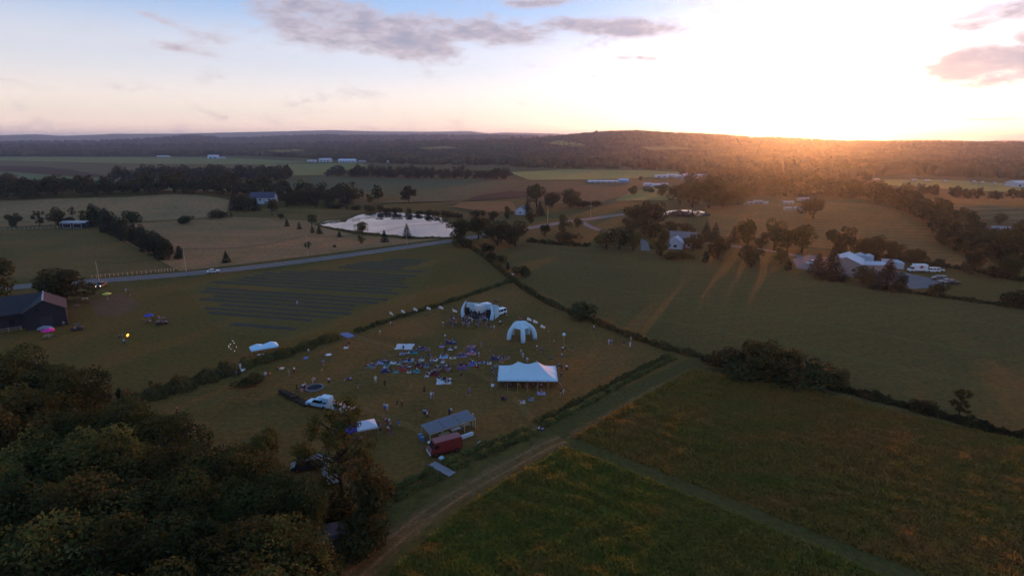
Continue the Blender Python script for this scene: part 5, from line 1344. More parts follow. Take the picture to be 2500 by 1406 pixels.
def picnic(label, px, py, rz, mat=WOOD):
    t = thing('picnic_table', label, 'picnic table', G(px, py), R(rz))
    for y in (-.3, 0, .3): MB().box((0, y, .75), (1.8, .26, .045)).build('table_board', mat, t)
    for y in (-.75, .75): MB().box((0, y, .45), (1.8, .26, .045)).build('bench_board', mat, t)
    for x in (-.65, .65):
        MB().box((x, 0, .41), (.09, 1.6, .06)).build('crossbar', mat, t)
        for s in (-1, 1): MB().tube([(x + .05, s * .62, 0), (x + .05, s * .25, .72)], .045, 4).build('leg', mat, t)
    return t
picnic('pale picnic table beside the barn tree', 208, 733, 40, paint('new_pine', (.5, .34, .24), .8, .1)); picnic('dark picnic table on the lawn right of barn', 188, 750, 10); picnic('picnic table under the bright pink parasol', 118, 824, 5, PALEWOOD); picnic('picnic table under the blue parasol', 364, 787, 12); picnic('picnic table close to the barn corner', 160, 765, -15)

# ------------------------------------------------------------------ vehicles
def wheels(t, xs, wy, r, w_=.22):
    for x in xs:
        for s in (-1, 1):
            wo = MB().tube([(x, s * wy - w_ / 2, r), (x, s * wy + w_ / 2, r)], r, 16).build('wheel', RUBBER, t)
            MB().tube([(x, s * (wy + w_ / 2 + .012) - .006, r), (x, s * (wy + w_ / 2 + .012) + .006, r)], r * .6, 12).build('rim', CHROME, wo)
HEADL = paint('headlight_glass', (.6, .6, .55), .1, .5)
LITL = paint('lit_headlight', (.9, .85, .7), .1, .5, emit=(1, .92, .75, 4))
TAIL = paint('tail_lamp', (.35, .02, .02), .2, .5)
def vehicle(name, label, cat, c, rz, kind, col, lit=False, group=None):
    t = thing(name, label, cat, c, rz, group)
    pm = paint(name + '_' + '_'.join('%02d' % int(v * 100) for v in col), col, .35, .5, var=.05)
    if kind == 'sedan':
        MB().prism([(-2.2, .3), (2.2, .3), (2.28, .55), (2.15, .75), (.95, .92), (-1.45, .96), (-2.2, .9), (-2.28, .6)], 1.75, 1.7).build('body', pm, t, bevel=.05)
        MB().prism([(1.0, .9), (.3, 1.40), (-.95, 1.42), (-1.75, .94)], 1.62, 1.3).build('windows', GLASS, t)
        MB().prism([(.42, 1.36), (.28, 1.44), (-.95, 1.46), (-1.12, 1.36)], 1.36, 1.26).build('roof', pm, t, bevel=.02)
        wheels(t, (1.38, -1.35), .80, .32); F, B, wd, zl = 2.24, -2.25, .65, .64
    elif kind == 'van':
        MB().prism([(-2.45, .32), (2.4, .32), (2.5, .6), (2.4, .85), (1.75, 1.05), (-2.45, 1.08)], 1.95, 1.92).build('body', pm, t, bevel=.05)
        MB().prism([(1.8, 1.04), (1.0, 1.72), (-2.25, 1.75), (-2.45, 1.07)], 1.86, 1.6).build('windows', GLASS, t)
        MB().prism([(1.15, 1.66), (.95, 1.80), (-2.25, 1.84), (-2.36, 1.66)], 1.66, 1.56).build('roof', pm, t, bevel=.03)
        for x in (.3, -1.0, -2.3): 
            for s in (-1, 1): MB().tube([(x, s * .935, 1.05), (x - .05, s * .84, 1.72)], .05, 5).build('pillar', pm, t)
        wheels(t, (1.5, -1.5), .88, .35); F, B, wd, zl = 2.46, -2.44, .75, .72
    elif kind == 'pickup':
        MB().prism([(-2.7, .42), (2.6, .42), (2.7, .8), (2.6, 1.0), (1.2, 1.1), (-2.7, 1.1)], 1.9, 1.86).build('body', pm, t, bevel=.04)
        MB().prism([(1.25, 1.08), (.65, 1.72), (-.75, 1.74), (-.95, 1.09)], 1.75, 1.5).build('windows', GLASS, t)
        MB().prism([(.8, 1.66), (.62, 1.8), (-.75, 1.82), (-.82, 1.66)], 1.56, 1.5).build('roof', pm, t, bevel=.02)
        MB().box((-1.85, 0, 1.105), (1.5, 1.55, .03)).build('cargo_bed', BLACK, t)
        wheels(t, (1.7, -1.7), .86, .39); F, B, wd, zl = 2.66, -2.7, .72, .82
    elif kind == 'box_truck':
        MB().box((-1.0, 0, 1.95), (4.8, 2.3, 2.4)).build('cargo_box', pm, t, bevel=.05)
        MB().prism([(1.4, .5), (3.1, .5), (3.15, 1.1), (2.7, 1.3), (2.2, 2.3), (1.45, 2.35)], 2.0, 1.85).build('cab', pm, t, bevel=.05)
        MB().prism([(2.78, 1.32), (2.28, 2.22), (1.6, 2.25), (1.6, 1.35)], 2.03, 1.9).build('windows', GLASS, t)
        MB().box((-.9, 0, .6), (5.0, 1.0, .25)).build('chassis', BLACK, t)
        wheels(t, (2.2, -2.1), .95, .42, .26); F, B, wd, zl = 3.14, -3.4, .75, .85
    elif kind == 'step_van':
        MB().prism([(-3.0, .45), (2.5, .45), (2.55, 1.15), (2.2, 1.3), (1.75, 2.45), (-2.95, 2.6), (-3.0, 2.4)], 2.15, 1.95).build('body', pm, t, bevel=.09)
        MB().prism([(2.19, 1.36), (1.84, 2.22), (1.82, 2.22), (2.15, 1.34)], 1.8, 1.6).build('windscreen', GLASS, t)
        for s in (-1, 1): MB().box((1.45, s * 1.045, 1.75), (.75, .05, .6)).build('side_window', GLASS, t)
        MB().box((2.6, 0, .55), (.16, 2.1, .22)).build('bumper', WHITE, t, bevel=.04)
        wheels(t, (1.6, -1.9), .95, .42, .26); F, B, wd, zl = 2.56, -3.0, .8, .95
    for s in (-1, 1):
        MB().tube([(F - .02, s * wd, zl), (F + .05, s * wd, zl)], .13, 10).build('headlight', LITL if lit else HEADL, t)
        MB().box((B - .02, s * (wd + .05), zl), (.06, .14, .2)).build('tail_light', TAIL, t)
    return t
def veh(name, label, cat, px, py, deg, kind, col, **k): return vehicle(name, label, cat, G(px, py) + Vector((0, 0, k.pop('dz', 0))), R(deg), kind, col, **k)
rr = heading(G(430, 671), G(640, 650))
vehicle('car', 'silver sedan driving along the country road', 'car', G(521, 666) + Vector((0, 0, .06)), rr, 'sedan', (.55, .57, .62))
veh('pickup_truck', 'dark pickup with lit headlights parked by the road', 'pickup', 248, 700, -75, 'pickup', (.02, .022, .03), lit=True)
veh('van', 'white passenger van parked right of the stage', 'van', 1218, 768, 225, 'van', (.75, .77, .8))
veh('box_truck', 'white box truck parked behind the stage backdrop', 'truck', 1186, 765, 38, 'box_truck', (.72, .70, .7))
veh('step_van', 'dark red delivery van with white bumper by the pavilion', 'van', 1083, 1103, 180 + 26, 'step_van', (.17, .02, .018))
veh('pickup_truck', 'pale blue pickup with camper top beside the tarp shelter', 'pickup', 781, 992, 160, 'pickup', (.35, .55, .68))
cc = G(786, 990)
cap_ = thing('truck_camper', 'white camper cap sitting on the pale blue pickup', 'camper', cc + Vector((1.0, -.2, 1.14)), R(160)); MB().prism([(-1.1, 0), (1.1, 0), (1.25, .55), (1.0, .95), (-1.1, .95)], 1.8, 1.65).build('cap_shell', paint('light_blue_shell', (.42, .62, .74), .4, .4), cap_, bevel=.06); MB().box((.1, -.92, .5), (1.1, .03, .35)).build('window', GLASS, cap_)
veh('step_van', 'old pale camper van under the bare-trunk tree', 'van', 806, 1162, 118, 'step_van', (.42, .44, .48))
veh('car', 'dark car parked left of the old camper van', 'car', 752, 1142, 195, 'van', (.035, .03, .045))
veh('van', 'white van parked at the left edge of gravel yard', 'van', 1984, 645, 10, 'pickup', (.7, .7, .72))
tr = veh('delivery_truck', 'white delivery truck with a red oval emblem on its side', 'truck', 2237, 664, 176, 'box_truck', (.72, .72, .75))
lg = MB(); lg.tube([(-1.0, 1.155, 2.2), (-1.0, 1.17, 2.2)], .62, 20); o_ = lg.build('emblem', paint('emblem_red', (.5, .04, .04), .5, .3), tr); o_.scale = (1.0, 1, 1)
MB().box((-1.0, 1.175, 2.2), (1.9, .02, .34)).build('emblem_band', paint('emblem_band', (.45, .12, .10), .5, .3), tr)
for i, (px, py, dg, col, kd, lb) in enumerate([(2275, 664, 170, (.7, .7, .72), 'van', 'white car directly behind the delivery truck'), (2288, 662, 165, (.6, .6, .62), 'sedan', 'white car right of the delivery truck'), (2292, 684, 160, (.05, .05, .06), 'van', 'dark vehicle, left of the parked trio at yard end'), (2307, 690, 172, (.25, .22, .2), 'sedan', 'tan car, middle of the parked trio at yard end'), (2322, 694, 172, (.02, .02, .022), 'pickup', 'black pickup, right of the parked trio at yard end'), (2135, 650, 20, (.6, .5, .45), 'sedan', 'pale car behind the low annex by the tanks')]):
    veh('car', lb, 'car', px, py, dg, kd, col)
# utility carts on the lawn
def cart(label, px, py, dg, col):
    t = thing('utility_cart', label, 'utility cart', G(px, py), R(dg)); pm = paint('cart_' + str(int(col[0] * 100)), col, .4, .4)
    MB().prism([(-1.4, .35), (1.3, .35), (1.4, .7), (.7, .95), (.4, .55), (-.3, .55), (-.4, .95), (-1.4, 1.0)], 1.4).build('body', pm, t, bevel=.04)
    MB().box((0, 0, .72), (.5, 1.2, .12)).build('seat', BLACK, t); MB().box((-.28, 0, 1.0), (.12, 1.2, .5)).build('backrest', BLACK, t)
    MB().box((.05, 0, 1.86), (1.5, 1.4, .06)).build('roof', BLACK, t)
    for x in (-.6, .7):
        for s in (-1, 1): MB().tube([(x, s * .66, .8), (x, s * .66, 1.85)], .035, 6).build('roof_post', BLACK, t)
    wheels(t, (.95, -.95), .66, .32, .24); return t
cart('dark utility cart near the barn corner', 190, 806, 200, (.03, .03, .05)); cart('dark utility cart carrying people on the lawn', 396, 792, 20, (.05, .025, .02))
# grey junk pile items by barn
t = thing('covered_trailer', 'low grey tarp-covered trailer along the barn wall', 'trailer', G(112, 807), R(4)); MB().box((0, 0, .5), (3.6, 1.5, .3)).build('bed', STEEL, t); MB().prism([(-1.7, .66), (1.7, .66), (1.3, 1.15), (-.6, 1.3), (-1.5, 1.0)], 1.4, 1.0).build('tarp', paint('grey_blue_tarp', (.2, .23, .32), .7, .2), t, bevel=.05); wheels(t, (0,), .85, .33)
# roofed wagon at the very bottom
hw = from_top(808, 1290, 3.2)
t = thing('hay_wagon', 'dark roofed wagon half hidden under bottom trees', 'wagon', hw, R(25))
MB().box((0, 0, .9), (3.8, 2.0, .18)).build('wagon_bed', WOOD, t)
MB().prism([(-2.1, 2.5), (2.1, 2.5), (1.7, 2.95), (0, 3.2), (-1.7, 2.95)], 2.6).build('roof', paint('brown_grey_roof', (.09, .07, .07), .7, .2), t, bevel=.05)
for x in (-1.7, 1.7):
    for s in (-1, 1): MB().tube([(x, s * .9, .95), (x, s * .9, 2.55)], .06, 6).build('post', WOOD, t)
wheels(t, (1.3, -1.3), .95, .42)
# white rock / cooler, small items
for i, (px, py, lb) in enumerate([(1078, 1123, 'white sack at the hedge end by the footbridge'), (1172, 1087, 'small pale sack on the hedge near the red van')]):
    t = thing('sack', lb, 'sack', G(px, py)); MB().ball((0, 0, .35), .42, 10, 7, (1.2, .9, .8)).build('sack_body', CANVAS, t, smooth=True); MB().tube([(0, 0, .6), (.05, 0, .85)], [.16, .06], 8).build('sack_neck', CANVAS, t)
# torch
FIRE = paint('flame', (1, .4, .05), .5, 0, emit=(1, .36, .05, 2.5))
tb = G(306, 842)
t = thing('torch', 'burning torch held among people on the left lawn', 'torch', tb + Vector((.55, 0, 0))); MB().tube([(0, 0, 0), (.3, 0, 2.3)], [.04, .05], 6).build('shaft', WOOD, t)
fl2 = MB().tube([(.3, 0, 2.25), (.42, 0, 2.55), (.62, 0, 2.8), (.85, 0, 2.95)], [.12, .3, .2, .02], 9).build('flame', FIRE, t, smooth=True)
pl = bpy.data.lights.new('torch_light', 'POINT'); pl.energy, pl.color, pl.shadow_soft_size = 60, (1, .45, .12), .3
plo = bpy.data.objects.new('torch_light', pl); COL.objects.link(plo); plo.location = tb + Vector((1.2, 0, 3.2))
# ================================================================== people, blankets
def skin_mesh(name, verts, edges, rad, mat, root=0):
    me = bpy.data.meshes.new(name); me.from_pydata(verts, edges, []); me.update()
    o = bpy.data.objects.new(name, me); COL.objects.link(o)
    o.modifiers.new('skin', 'SKIN'); o.modifiers['skin'].use_smooth_shade = True
    sub = o.modifiers.new('sub', 'SUBSURF'); sub.levels = sub.render_levels = 1
    for i, sv in enumerate(me.skin_vertices[0].data):
        r = rad[i]; sv.radius = (r, r) if isinstance(r, (int, float)) else r; sv.use_root = (i == root)
    dg = bpy.context.evaluated_depsgraph_get()
    out = bpy.data.meshes.new_from_object(o.evaluated_get(dg)); out.name = name
    bpy.data.objects.remove(o); bpy.data.meshes.remove(me)
    out.materials.clear(); out.materials.append(mat)
    return out
SKINS = [paint('skin_light', (.50, .30, .22), .6, .3), paint('skin_mid', (.36, .20, .13), .6, .3), paint('skin_dark', (.13, .07, .045), .6, .3)]
J = ['pelvis', 'chest', 'neck', 'head', 'crown', 'shL', 'elL', 'wrL', 'haL', 'shR', 'elR', 'wrR', 'haR', 'hiL', 'knL', 'anL', 'toL', 'hiR', 'knR', 'anR', 'toR']
ED = [(0, 1), (1, 2), (2, 3), (3, 4), (1, 5), (5, 6), (6, 7), (7, 8), (1, 9), (9, 10), (10, 11), (11, 12), (0, 13), (13, 14), (14, 15), (15, 16), (0, 17), (17, 18), (18, 19), (19, 20)]
RAD = [(.15, .12), (.165, .12), .055, (.095, .105), .06, .065, .045, .033, .04, .065, .045, .033, .04, .09, .062, .043, .035, .09, .062, .043, .035]
STAND = [(0, 0, .95), (0, 0, 1.28), (0, .01, 1.48), (0, .03, 1.60), (0, .03, 1.71), (-.19, 0, 1.40), (-.25, -.02, 1.13), (-.26, .06, .90), (-.26, .10, .81), (.19, 0, 1.40), (.25, -.02, 1.13), (.26, .06, .90), (.26, .10, .81),
         (-.10, 0, .88), (-.11, .03, .49), (-.12, 0, .09), (-.13, .15, .04), (.10, 0, .88), (.11, .03, .49), (.12, 0, .09), (.13, .15, .04)]
def pose(**k):
    p = list(STAND)
    for n, v in k.items(): p[J.index(n)] = v
    return p
POSES = {
    'stand': STAND,
    'walk': pose(knL=(-.1, .20, .50), anL=(-.1, .26, .09), toL=(-.1, .41, .05), knR=(.1, -.08, .50), anR=(.1, -.36, .14), toR=(.1, -.24, .04), elL=(-.24, -.14, 1.14), wrL=(-.24, -.06, .92), haL=(-.24, -.02, .84), wrR=(.24, .18, .95), haR=(.24, .26, .90)),
    'wave': pose(elR=(.36, .05, 1.55), wrR=(.40, .12, 1.80), haR=(.41, .14, 1.90)),
    'sit': [(0, 0, .14), (0, -.04, .47), (0, -.02, .66), (0, .02, .78), (0, .02, .89), (-.19, -.03, .59), (-.26, .02, .36), (-.20, .24, .34), (-.16, .32, .36), (.19, -.03, .59), (.26, .02, .36), (.20, .24, .34), (.16, .32, .36),
            (-.11, .03, .13), (-.20, .40, .38), (-.14, .62, .07), (-.14, .76, .04), (.11, .03, .13), (.22, .38, .34), (.10, .58, .07), (.08, .72, .04)],
    'lie': [(0, 0, .13), (0, -.33, .16), (0, -.53, .17), (0, -.66, .17), (0, -.77, .15), (-.19, -.46, .15), (-.30, -.24, .12), (-.28, .0, .10), (-.27, .09, .09), (.19, -.46, .15), (.34, -.36, .12), (.30, -.58, .10), (.26, -.66, .12),
            (-.10, .08, .12), (-.12, .46, .26), (-.13, .86, .10), (-.13, .92, .19), (.10, .08, .12), (.13, .48, .12), (.16, .9, .09), (.17, .97, .17)]}
PM = {}
for nm, P_ in POSES.items():
    body = skin_mesh('body', P_, ED, RAD, SKINS[0])
    def sub(ids, edges, grow_, name, mat):
        ix = {j: i for i, j in enumerate(ids)}
        rad = []
        for j in ids:
            r = RAD[j]; rad.append(tuple(v + grow_ for v in r) if isinstance(r, tuple) else r + grow_)
        return skin_mesh(name, [P_[j] for j in ids], [(ix[a], ix[b]) for a, b in edges], rad, mat)
    top = sub([0, 1, 5, 6, 9, 10], [(0, 1), (1, 5), (5, 6), (1, 9), (9, 10)], .022, 'shirt', WHITE)
    leg = sub([0, 13, 14, 15, 17, 18, 19], [(0, 13), (13, 14), (14, 15), (0, 17), (17, 18), (18, 19)], .02, 'trousers', BLACK)
    shr = sub([0, 13, 14, 17, 18], [(0, 13), (13, 14), (0, 17), (17, 18)], .024, 'shorts', BLACK)
    h_ = Vector(P_[3]); d_ = (Vector(P_[4]) - h_).normalized()
    hm = MB().ball(tuple(h_ + d_ * .035 - Vector((0, .025, 0)) * (1 if nm != 'lie' else 0)), .122, 10, 7, (.92, 1.0, 1.0))
    PM[nm] = (body, top, leg, shr, hm.mesh('hair', BLACK, smooth=True))
CO = {'white': (.62, .63, .66), 'black': (.02, .02, .024), 'navy': (.03, .04, .12), 'red': (.38, .04, .035), 'blue': (.10, .17, .42), 'light blue': (.32, .45, .62), 'grey': (.22, .22, .24), 'pink': (.55, .22, .28), 'tan': (.36, .26, .16),
      'purple': (.16, .09, .28), 'orange': (.5, .18, .06), 'green': (.06, .16, .08), 'maroon': (.14, .025, .03), 'cream': (.55, .48, .38), 'yellow': (.5, .42, .1), 'teal': (.06, .26, .30), 'brown': (.12, .07, .04), 'lavender': (.36, .32, .52), 'denim': (.08, .11, .2)}
CM = {k: paint('cloth_' + k.replace(' ', '_'), v, .85, .1) for k, v in CO.items()}
HAIRS = {'black': CM['black'], 'brown': CM['brown'], 'fair': paint('fair_hair', (.34, .24, .11), .7, .2)}
pc = [0]
def person(loc, rz, ps, shirt, bottom, label, group=None, short=None):
    i = pc[0]; pc[0] += 1
    t = thing('person', label, 'person', loc, rz, group)
    s = (.93, 1.0, .97, 1.04, .9)[i % 5]; t.scale = (s, s, s)
    b, tp, lg, sh, hr = PM[ps]
    place('body', b, t, mat=SKINS[(0, 1, 0, 0, 2, 0, 1)[i % 7]])
    place('shirt', tp, t, mat=CM[shirt])
    if short is None: short = i % 3 != 0
    place('shorts' if short else 'trousers', sh if short else lg, t, mat=CM[bottom])
    place('hair', hr, t, mat=HAIRS[('brown', 'black', 'fair', 'brown')[i % 4]])
    return t
def c1(x, y): return 850 + x / 4.135, 700 + y / 4.135
def c2(x, y): return 400 + x / 4.135, 880 + y / 4.135
def c3(x, y): return 850 + x / 4.135, 920 + y / 4.135
def c4(x, y): return 0 + x / 3.571, 620 + y / 3.571
BOT = ['denim', 'black', 'tan', 'navy', 'grey', 'brown']
def solo(p, shirt, bottom, label, ps='stand', deg=None, up=0.0):
    q = G(*p)
    return person(q + Vector((0, 0, up)), R(deg if deg is not None else random.uniform(0, 360)), ps, shirt, bottom, label)
for p, sh, bo, ps, lb in [
    (c1(430, 400), 'white', 'denim', 'stand', 'person in white shirt standing by the thin hedge'), (c1(322, 490), 'white', 'tan', 'walk', 'person in white walking near the blue ground sheet'), (c1(785, 322), 'black', 'black', 'stand', 'person in black alone left of the stage crowd'), (c1(1055, 262), 'cream', 'tan', 'stand', 'person in cream standing below the hedge flags'), (c1(910, 242), 'light blue', 'grey', 'stand', 'person in light blue beside the hedge flags'), (c1(958, 402), 'white', 'navy', 'stand', 'person in white shirt and navy bottoms left of stage crowd'),
    (c1(1535, 392), 'white', 'black', 'stand', 'person in white, left of the pair below the van'), (c1(1562, 390), 'navy', 'black', 'stand', 'person in navy, right of the pair below the van'), (c1(1415, 417), 'black', 'black', 'walk', 'person in black right below the stage crowd'), (c1(1445, 442), 'tan', 'brown', 'stand', 'person in tan, left of two behind the crowd'), (c1(1475, 442), 'white', 'grey', 'stand', 'person in white, right of two behind the crowd'), (c1(1600, 327), 'cream', 'brown', 'stand', 'person in cream right of the white van'), (c1(1510, 165), 'grey', 'black', 'stand', 'person in grey far up behind the van'), (c1(1485, 182), 'black', 'navy', 'stand', 'person in black far up behind the van'),
    (c1(980, 532), 'white', 'denim', 'stand', 'person in white standing above the small dark group'), (c1(985, 657), 'black', 'black', 'stand', 'person in black standing amid the upper blankets'), (c1(1430, 657), 'black', 'grey', 'stand', 'person in black left below the dome'), (c1(1320, 715), 'light blue', 'tan', 'stand', 'person in light blue right of the pink blankets'), (c1(1340, 620), 'grey', 'tan', 'stand', 'person in grey just above right of pink blankets'), (c1(1905, 642), 'white', 'black', 'stand', 'person in white below the dome, left of pair'), (c1(1945, 664), 'purple', 'navy', 'stand', 'person in purple below the dome, right of pair'), (c1(1765, 722), 'white', 'white', 'stand', 'person all in white above the pole tent'), (c1(1745, 692), 'cream', 'grey', 'stand', 'person in cream behind the all-white person'), (c1(1808, 777), 'white', 'tan', 'walk', 'person in white walking close behind the tent'), (c1(2075, 587), 'tan', 'brown', 'stand', 'person in tan beside the leaning reddish pole'), (c1(2165, 657), 'white', 'black', 'stand', 'person in white, left of the couple under the globe'), (c1(2188, 655), 'black', 'black', 'stand', 'person in black, right of the couple under the globe'), (c1(2155, 727), 'white', 'denim', 'stand', 'person in white below the couple near globe'), (c1(2265, 652), 'black', 'navy', 'stand', 'person in black far right of the globe'), (c1(2055, 752), 'blue', 'black', 'stand', 'person in blue above the right tent corner'),
    (c1(2480, 442), 'white', 'navy', 'stand', 'lone person in white near the right hedge bush'), (c1(2105, 835), 'maroon', 'black', 'stand', 'person in maroon at the right tent corner'), (c1(2150, 852), 'black', 'black', 'stand', 'person in black right of the tent, upper'), (c1(2205, 852), 'white', 'black', 'stand', 'person in white right of the tent'), (c1(2150, 932), 'black', 'brown', 'stand', 'person in black right of the tent, lower'), (c1(2128, 825), 'grey', 'black', 'stand', 'person in grey at the right tent corner'), (c1(2145, 1102), 'black', 'tan', 'stand', 'person in black, left of the pair below tent'), (c1(2172, 1092), 'tan', 'cream', 'stand', 'person in tan, right of the pair below tent'),
    (c1(278, 972), 'white', 'cream', 'stand', 'person in pale clothes left of the black-clad walker'), (c1(370, 1004), 'black', 'black', 'walk', 'person all in black striding left of blankets'), (c1(635, 1024), 'red', 'tan', 'walk', 'person in red walking below the blankets'), (c1(770, 1084), 'maroon', 'black', 'stand', 'person in maroon standing mid field'), (c1(838, 1132), 'white', 'lavender', 'stand', 'person in white and lavender mid field'), (c1(862, 1127), 'lavender', 'grey', 'stand', 'person in lavender beside the white and lavender one'), (c1(1220, 1104), 'purple', 'navy', 'walk', 'person in purple walking left below the tent'), (c1(395, 1247), 'white', 'light blue', 'stand', 'person in white, right of pair near tarp shelter'), (c1(370, 1252), 'light blue', 'blue', 'stand', 'person in light blue, left of pair near tarp shelter'), (c1(500, 1217), 'black', 'black', 'stand', 'small dark person right of the tarp pair'), (c1(545, 1207), 'tan', 'black', 'stand', 'person in tan right of the small dark person'), (c1(100, 1022), 'black', 'tan', 'stand', 'person in black far left of the walkers'), (c1(1143, 922), 'black', 'black', 'stand', 'person in black right of the large white blanket'), (c1(1470, 882), 'navy', 'blue', 'stand', 'person in navy at the left tent corner'), (c1(1455, 872), 'grey', 'black', 'stand', 'person in grey at the left tent corner'),
    (c1(775, 1312), 'light blue', 'black', 'stand', 'person in light blue, left of trio above pavilion'), (c1(800, 1328), 'white', 'black', 'stand', 'person in white, middle of trio above pavilion'), (c1(822, 1302), 'red', 'brown', 'stand', 'person in red, right of trio above pavilion'), (c1(1042, 1297), 'white', 'brown', 'stand', 'person in white standing behind the pavilion roof'), (c1(1022, 1307), 'black', 'black', 'stand', 'person in black standing behind the pavilion roof'),
    (c2(145, 557), 'maroon', 'black', 'stand', 'lone person in maroon near the left woods'), (c2(160, 747), 'red', 'tan', 'stand', 'person in red, leftmost of four by woods'), (c2(222, 717), 'tan', 'cream', 'stand', 'person in tan, rear of four by woods'), (c2(258, 757), 'navy', 'navy', 'stand', 'person in navy, front of four by woods'), (c2(315, 742), 'pink', 'cream', 'walk', 'person in pink, rightmost of four by woods'),
    (c2(775, 97), 'white', 'white', 'stand', 'person in white standing in the left hedge gap'), (c2(735, 167), 'purple', 'navy', 'stand', 'person in purple below the left hedge gap'), (c2(1155, 87), 'red', 'maroon', 'sit', 'person in red sitting beside a pale mat by hedge'), (c2(1025, 147), 'white', 'grey', 'sit', 'person in white sitting below the hedge gap'), (c2(1070, 147), 'orange', 'tan', 'sit', 'person in orange sitting below the hedge gap'), (c2(1265, 157), 'tan', 'tan', 'stand', 'person in tan left of the white-shirted walker'), (c2(1320, 127), 'white', 'red', 'walk', 'person in white and red walking above fire pit'), (c2(1600, 147), 'orange', 'brown', 'walk', 'person in orange right above the fire pit'), (c2(1607, 50), 'blue', 'navy', 'stand', 'person in blue far above the fire pit'), (c2(1670, 237), 'white', 'black', 'stand', 'person in white right of the fire pit'), (c2(1505, 232), 'orange', 'cream', 'stand', 'person in orange at the fire pit rim'), (c2(1525, 230), 'white', 'tan', 'stand', 'person in white at the fire pit rim'),
    (c2(1345, 302), 'black', 'black', 'stand', 'person in black left of the fire pit'), (c2(1390, 312), 'pink', 'tan', 'sit', 'person in pink seated left of fire pit'), (c2(1410, 300), 'white', 'navy', 'stand', 'person in white left of the fire pit'), (c2(1428, 296), 'cream', 'maroon', 'stand', 'person in cream close left of fire pit'), (c2(1960, 282), 'black', 'grey', 'stand', 'person in black right of the seated purple pair'),
    (c2(2240, 645), 'pink', 'maroon', 'stand', 'person in pink near the grey canopy'), (c2(2255, 690), 'red', 'black', 'stand', 'person in red near the grey canopy'), (c2(2280, 660), 'white', 'brown', 'stand', 'person in white tallest near the grey canopy'), (c2(2290, 700), 'tan', 'navy', 'stand', 'person in tan near the grey canopy'), (c2(2265, 730), 'cream', 'red', 'stand', 'person in cream near the grey canopy'), (c2(2300, 770), 'navy', 'purple', 'stand', 'person in navy lowest near the grey canopy'), (c2(2170, 685), 'maroon', 'navy', 'stand', 'person in maroon touching the grey canopy'), (c2(2190, 715), 'purple', 'black', 'stand', 'person in purple touching the grey canopy'), (c2(2375, 690), 'blue', 'tan', 'walk', 'person in blue walking away right of canopies'), (c2(1940, 745), 'light blue', 'black', 'stand', 'person in light blue under the vivid blue canopy'), (c2(1880, 760), 'white', 'navy', 'stand', 'person in white left of the vivid blue canopy'),
    (c3(1925, 535), 'white', 'black', 'sit', 'person in white sitting at the hedge crossing, left'), (c3(1960, 542), 'lavender', 'navy', 'sit', 'person in lavender sitting at the hedge crossing, right'), (c3(915, 575), 'white', 'denim', 'stand', 'person in white serving at the pavilion table'), (c3(960, 560), 'black', 'black', 'stand', 'person in black under the pavilion, left'), (c3(1000, 545), 'navy', 'grey', 'stand', 'person in navy under the pavilion, middle'), (c3(1100, 515), 'black', 'tan', 'stand', 'person in black under the pavilion, right'), (c3(880, 600), 'grey', 'brown', 'stand', 'person in grey at the left pavilion tables'), (c3(1055, 530), 'maroon', 'navy', 'stand', 'person in maroon between pavilion tables'),
    (c4(1100, 338), 'white', 'tan', 'stand', 'person in white on lawn near the yellow parasol'), (c4(1132, 358), 'navy', 'grey', 'sit', 'person in navy sitting right of the yellow parasol'), (c4(1258, 600), 'orange', 'brown', 'stand', 'person in orange left of the blue parasol'), (c4(1335, 590), 'maroon', 'navy', 'stand', 'person in maroon right of the blue parasol'), (c4(1390, 585), 'pink', 'black', 'stand', 'person in pink behind the dark lawn cart'), (c4(1450, 590), 'red', 'navy', 'stand', 'person in red right of the dark lawn cart'), (c4(1085, 790), 'light blue', 'navy', 'wave', 'person in light blue holding the burning torch'), (c4(1045, 758), 'black', 'black', 'stand', 'person in black left of the torch holder'), (c4(1072, 745), 'grey', 'black', 'stand', 'person in grey behind the torch holder'), (c4(560, 635), 'grey', 'brown', 'stand', 'person in grey between barn and utility cart'), (c4(600, 628), 'brown', 'black', 'stand', 'person in brown between barn and utility cart'),
    (c4(2310, 880), 'orange', 'tan', 'stand', 'person in orange under the pale blue canopy'), ((1486, 842), 'white', 'lavender', 'stand', 'person in white, left of pair near the right hedge'), ((1493, 842), 'lavender', 'navy', 'stand', 'person in lavender, right of pair near the right hedge'), ((1523, 843), 'maroon', 'black', 'stand', 'person in maroon, left of trio near the right hedge'), ((1538, 848), 'light blue', 'white', 'stand', 'person in light blue, middle of trio near right hedge'), ((1540, 835), 'tan', 'tan', 'stand', 'person in tan, rear of trio near the right hedge'),
    ((754, 866), 'white', 'grey', 'stand', 'person in white right of pale blue canopy hedge'), ((793, 868), 'black', 'tan', 'sit', 'person in black seated beside the white board'), ((852, 845), 'red', 'black', 'stand', 'person in red near the blue ground sheet'), ((846, 850), 'maroon', 'navy', 'stand', 'person in maroon near the blue ground sheet'), ((813, 880), 'brown', 'tan', 'sit', 'person in brown sitting right of the white board'), ((790, 893), 'grey', 'purple', 'stand', 'person in grey standing below the white board'), ((1146, 965), 'purple', 'denim', 'stand', 'person in purple left of the tent guy ropes'), ((718, 912), 'white', 'maroon', 'stand', 'person in white and maroon left above fire pit'), ((726, 745), 'white', 'light blue', 'stand', 'lone person in white working in the vegetable beds'),
    (c1(1560, 1000), 'black', 'black', 'sit', 'dark seated person under the tent, leftmost'), (c1(1640, 1005), 'maroon', 'black', 'sit', 'maroon seated person under the tent'), (c1(1720, 1005), 'tan', 'brown', 'sit', 'tan seated person under the tent'), (c1(1800, 1005), 'brown', 'black', 'sit', 'brown seated person under the tent'), (c1(1870, 1005), 'navy', 'black', 'sit', 'navy seated person under the tent'), (c1(1950, 1008), 'grey', 'black', 'sit', 'grey seated person under the tent, rightmost')]:
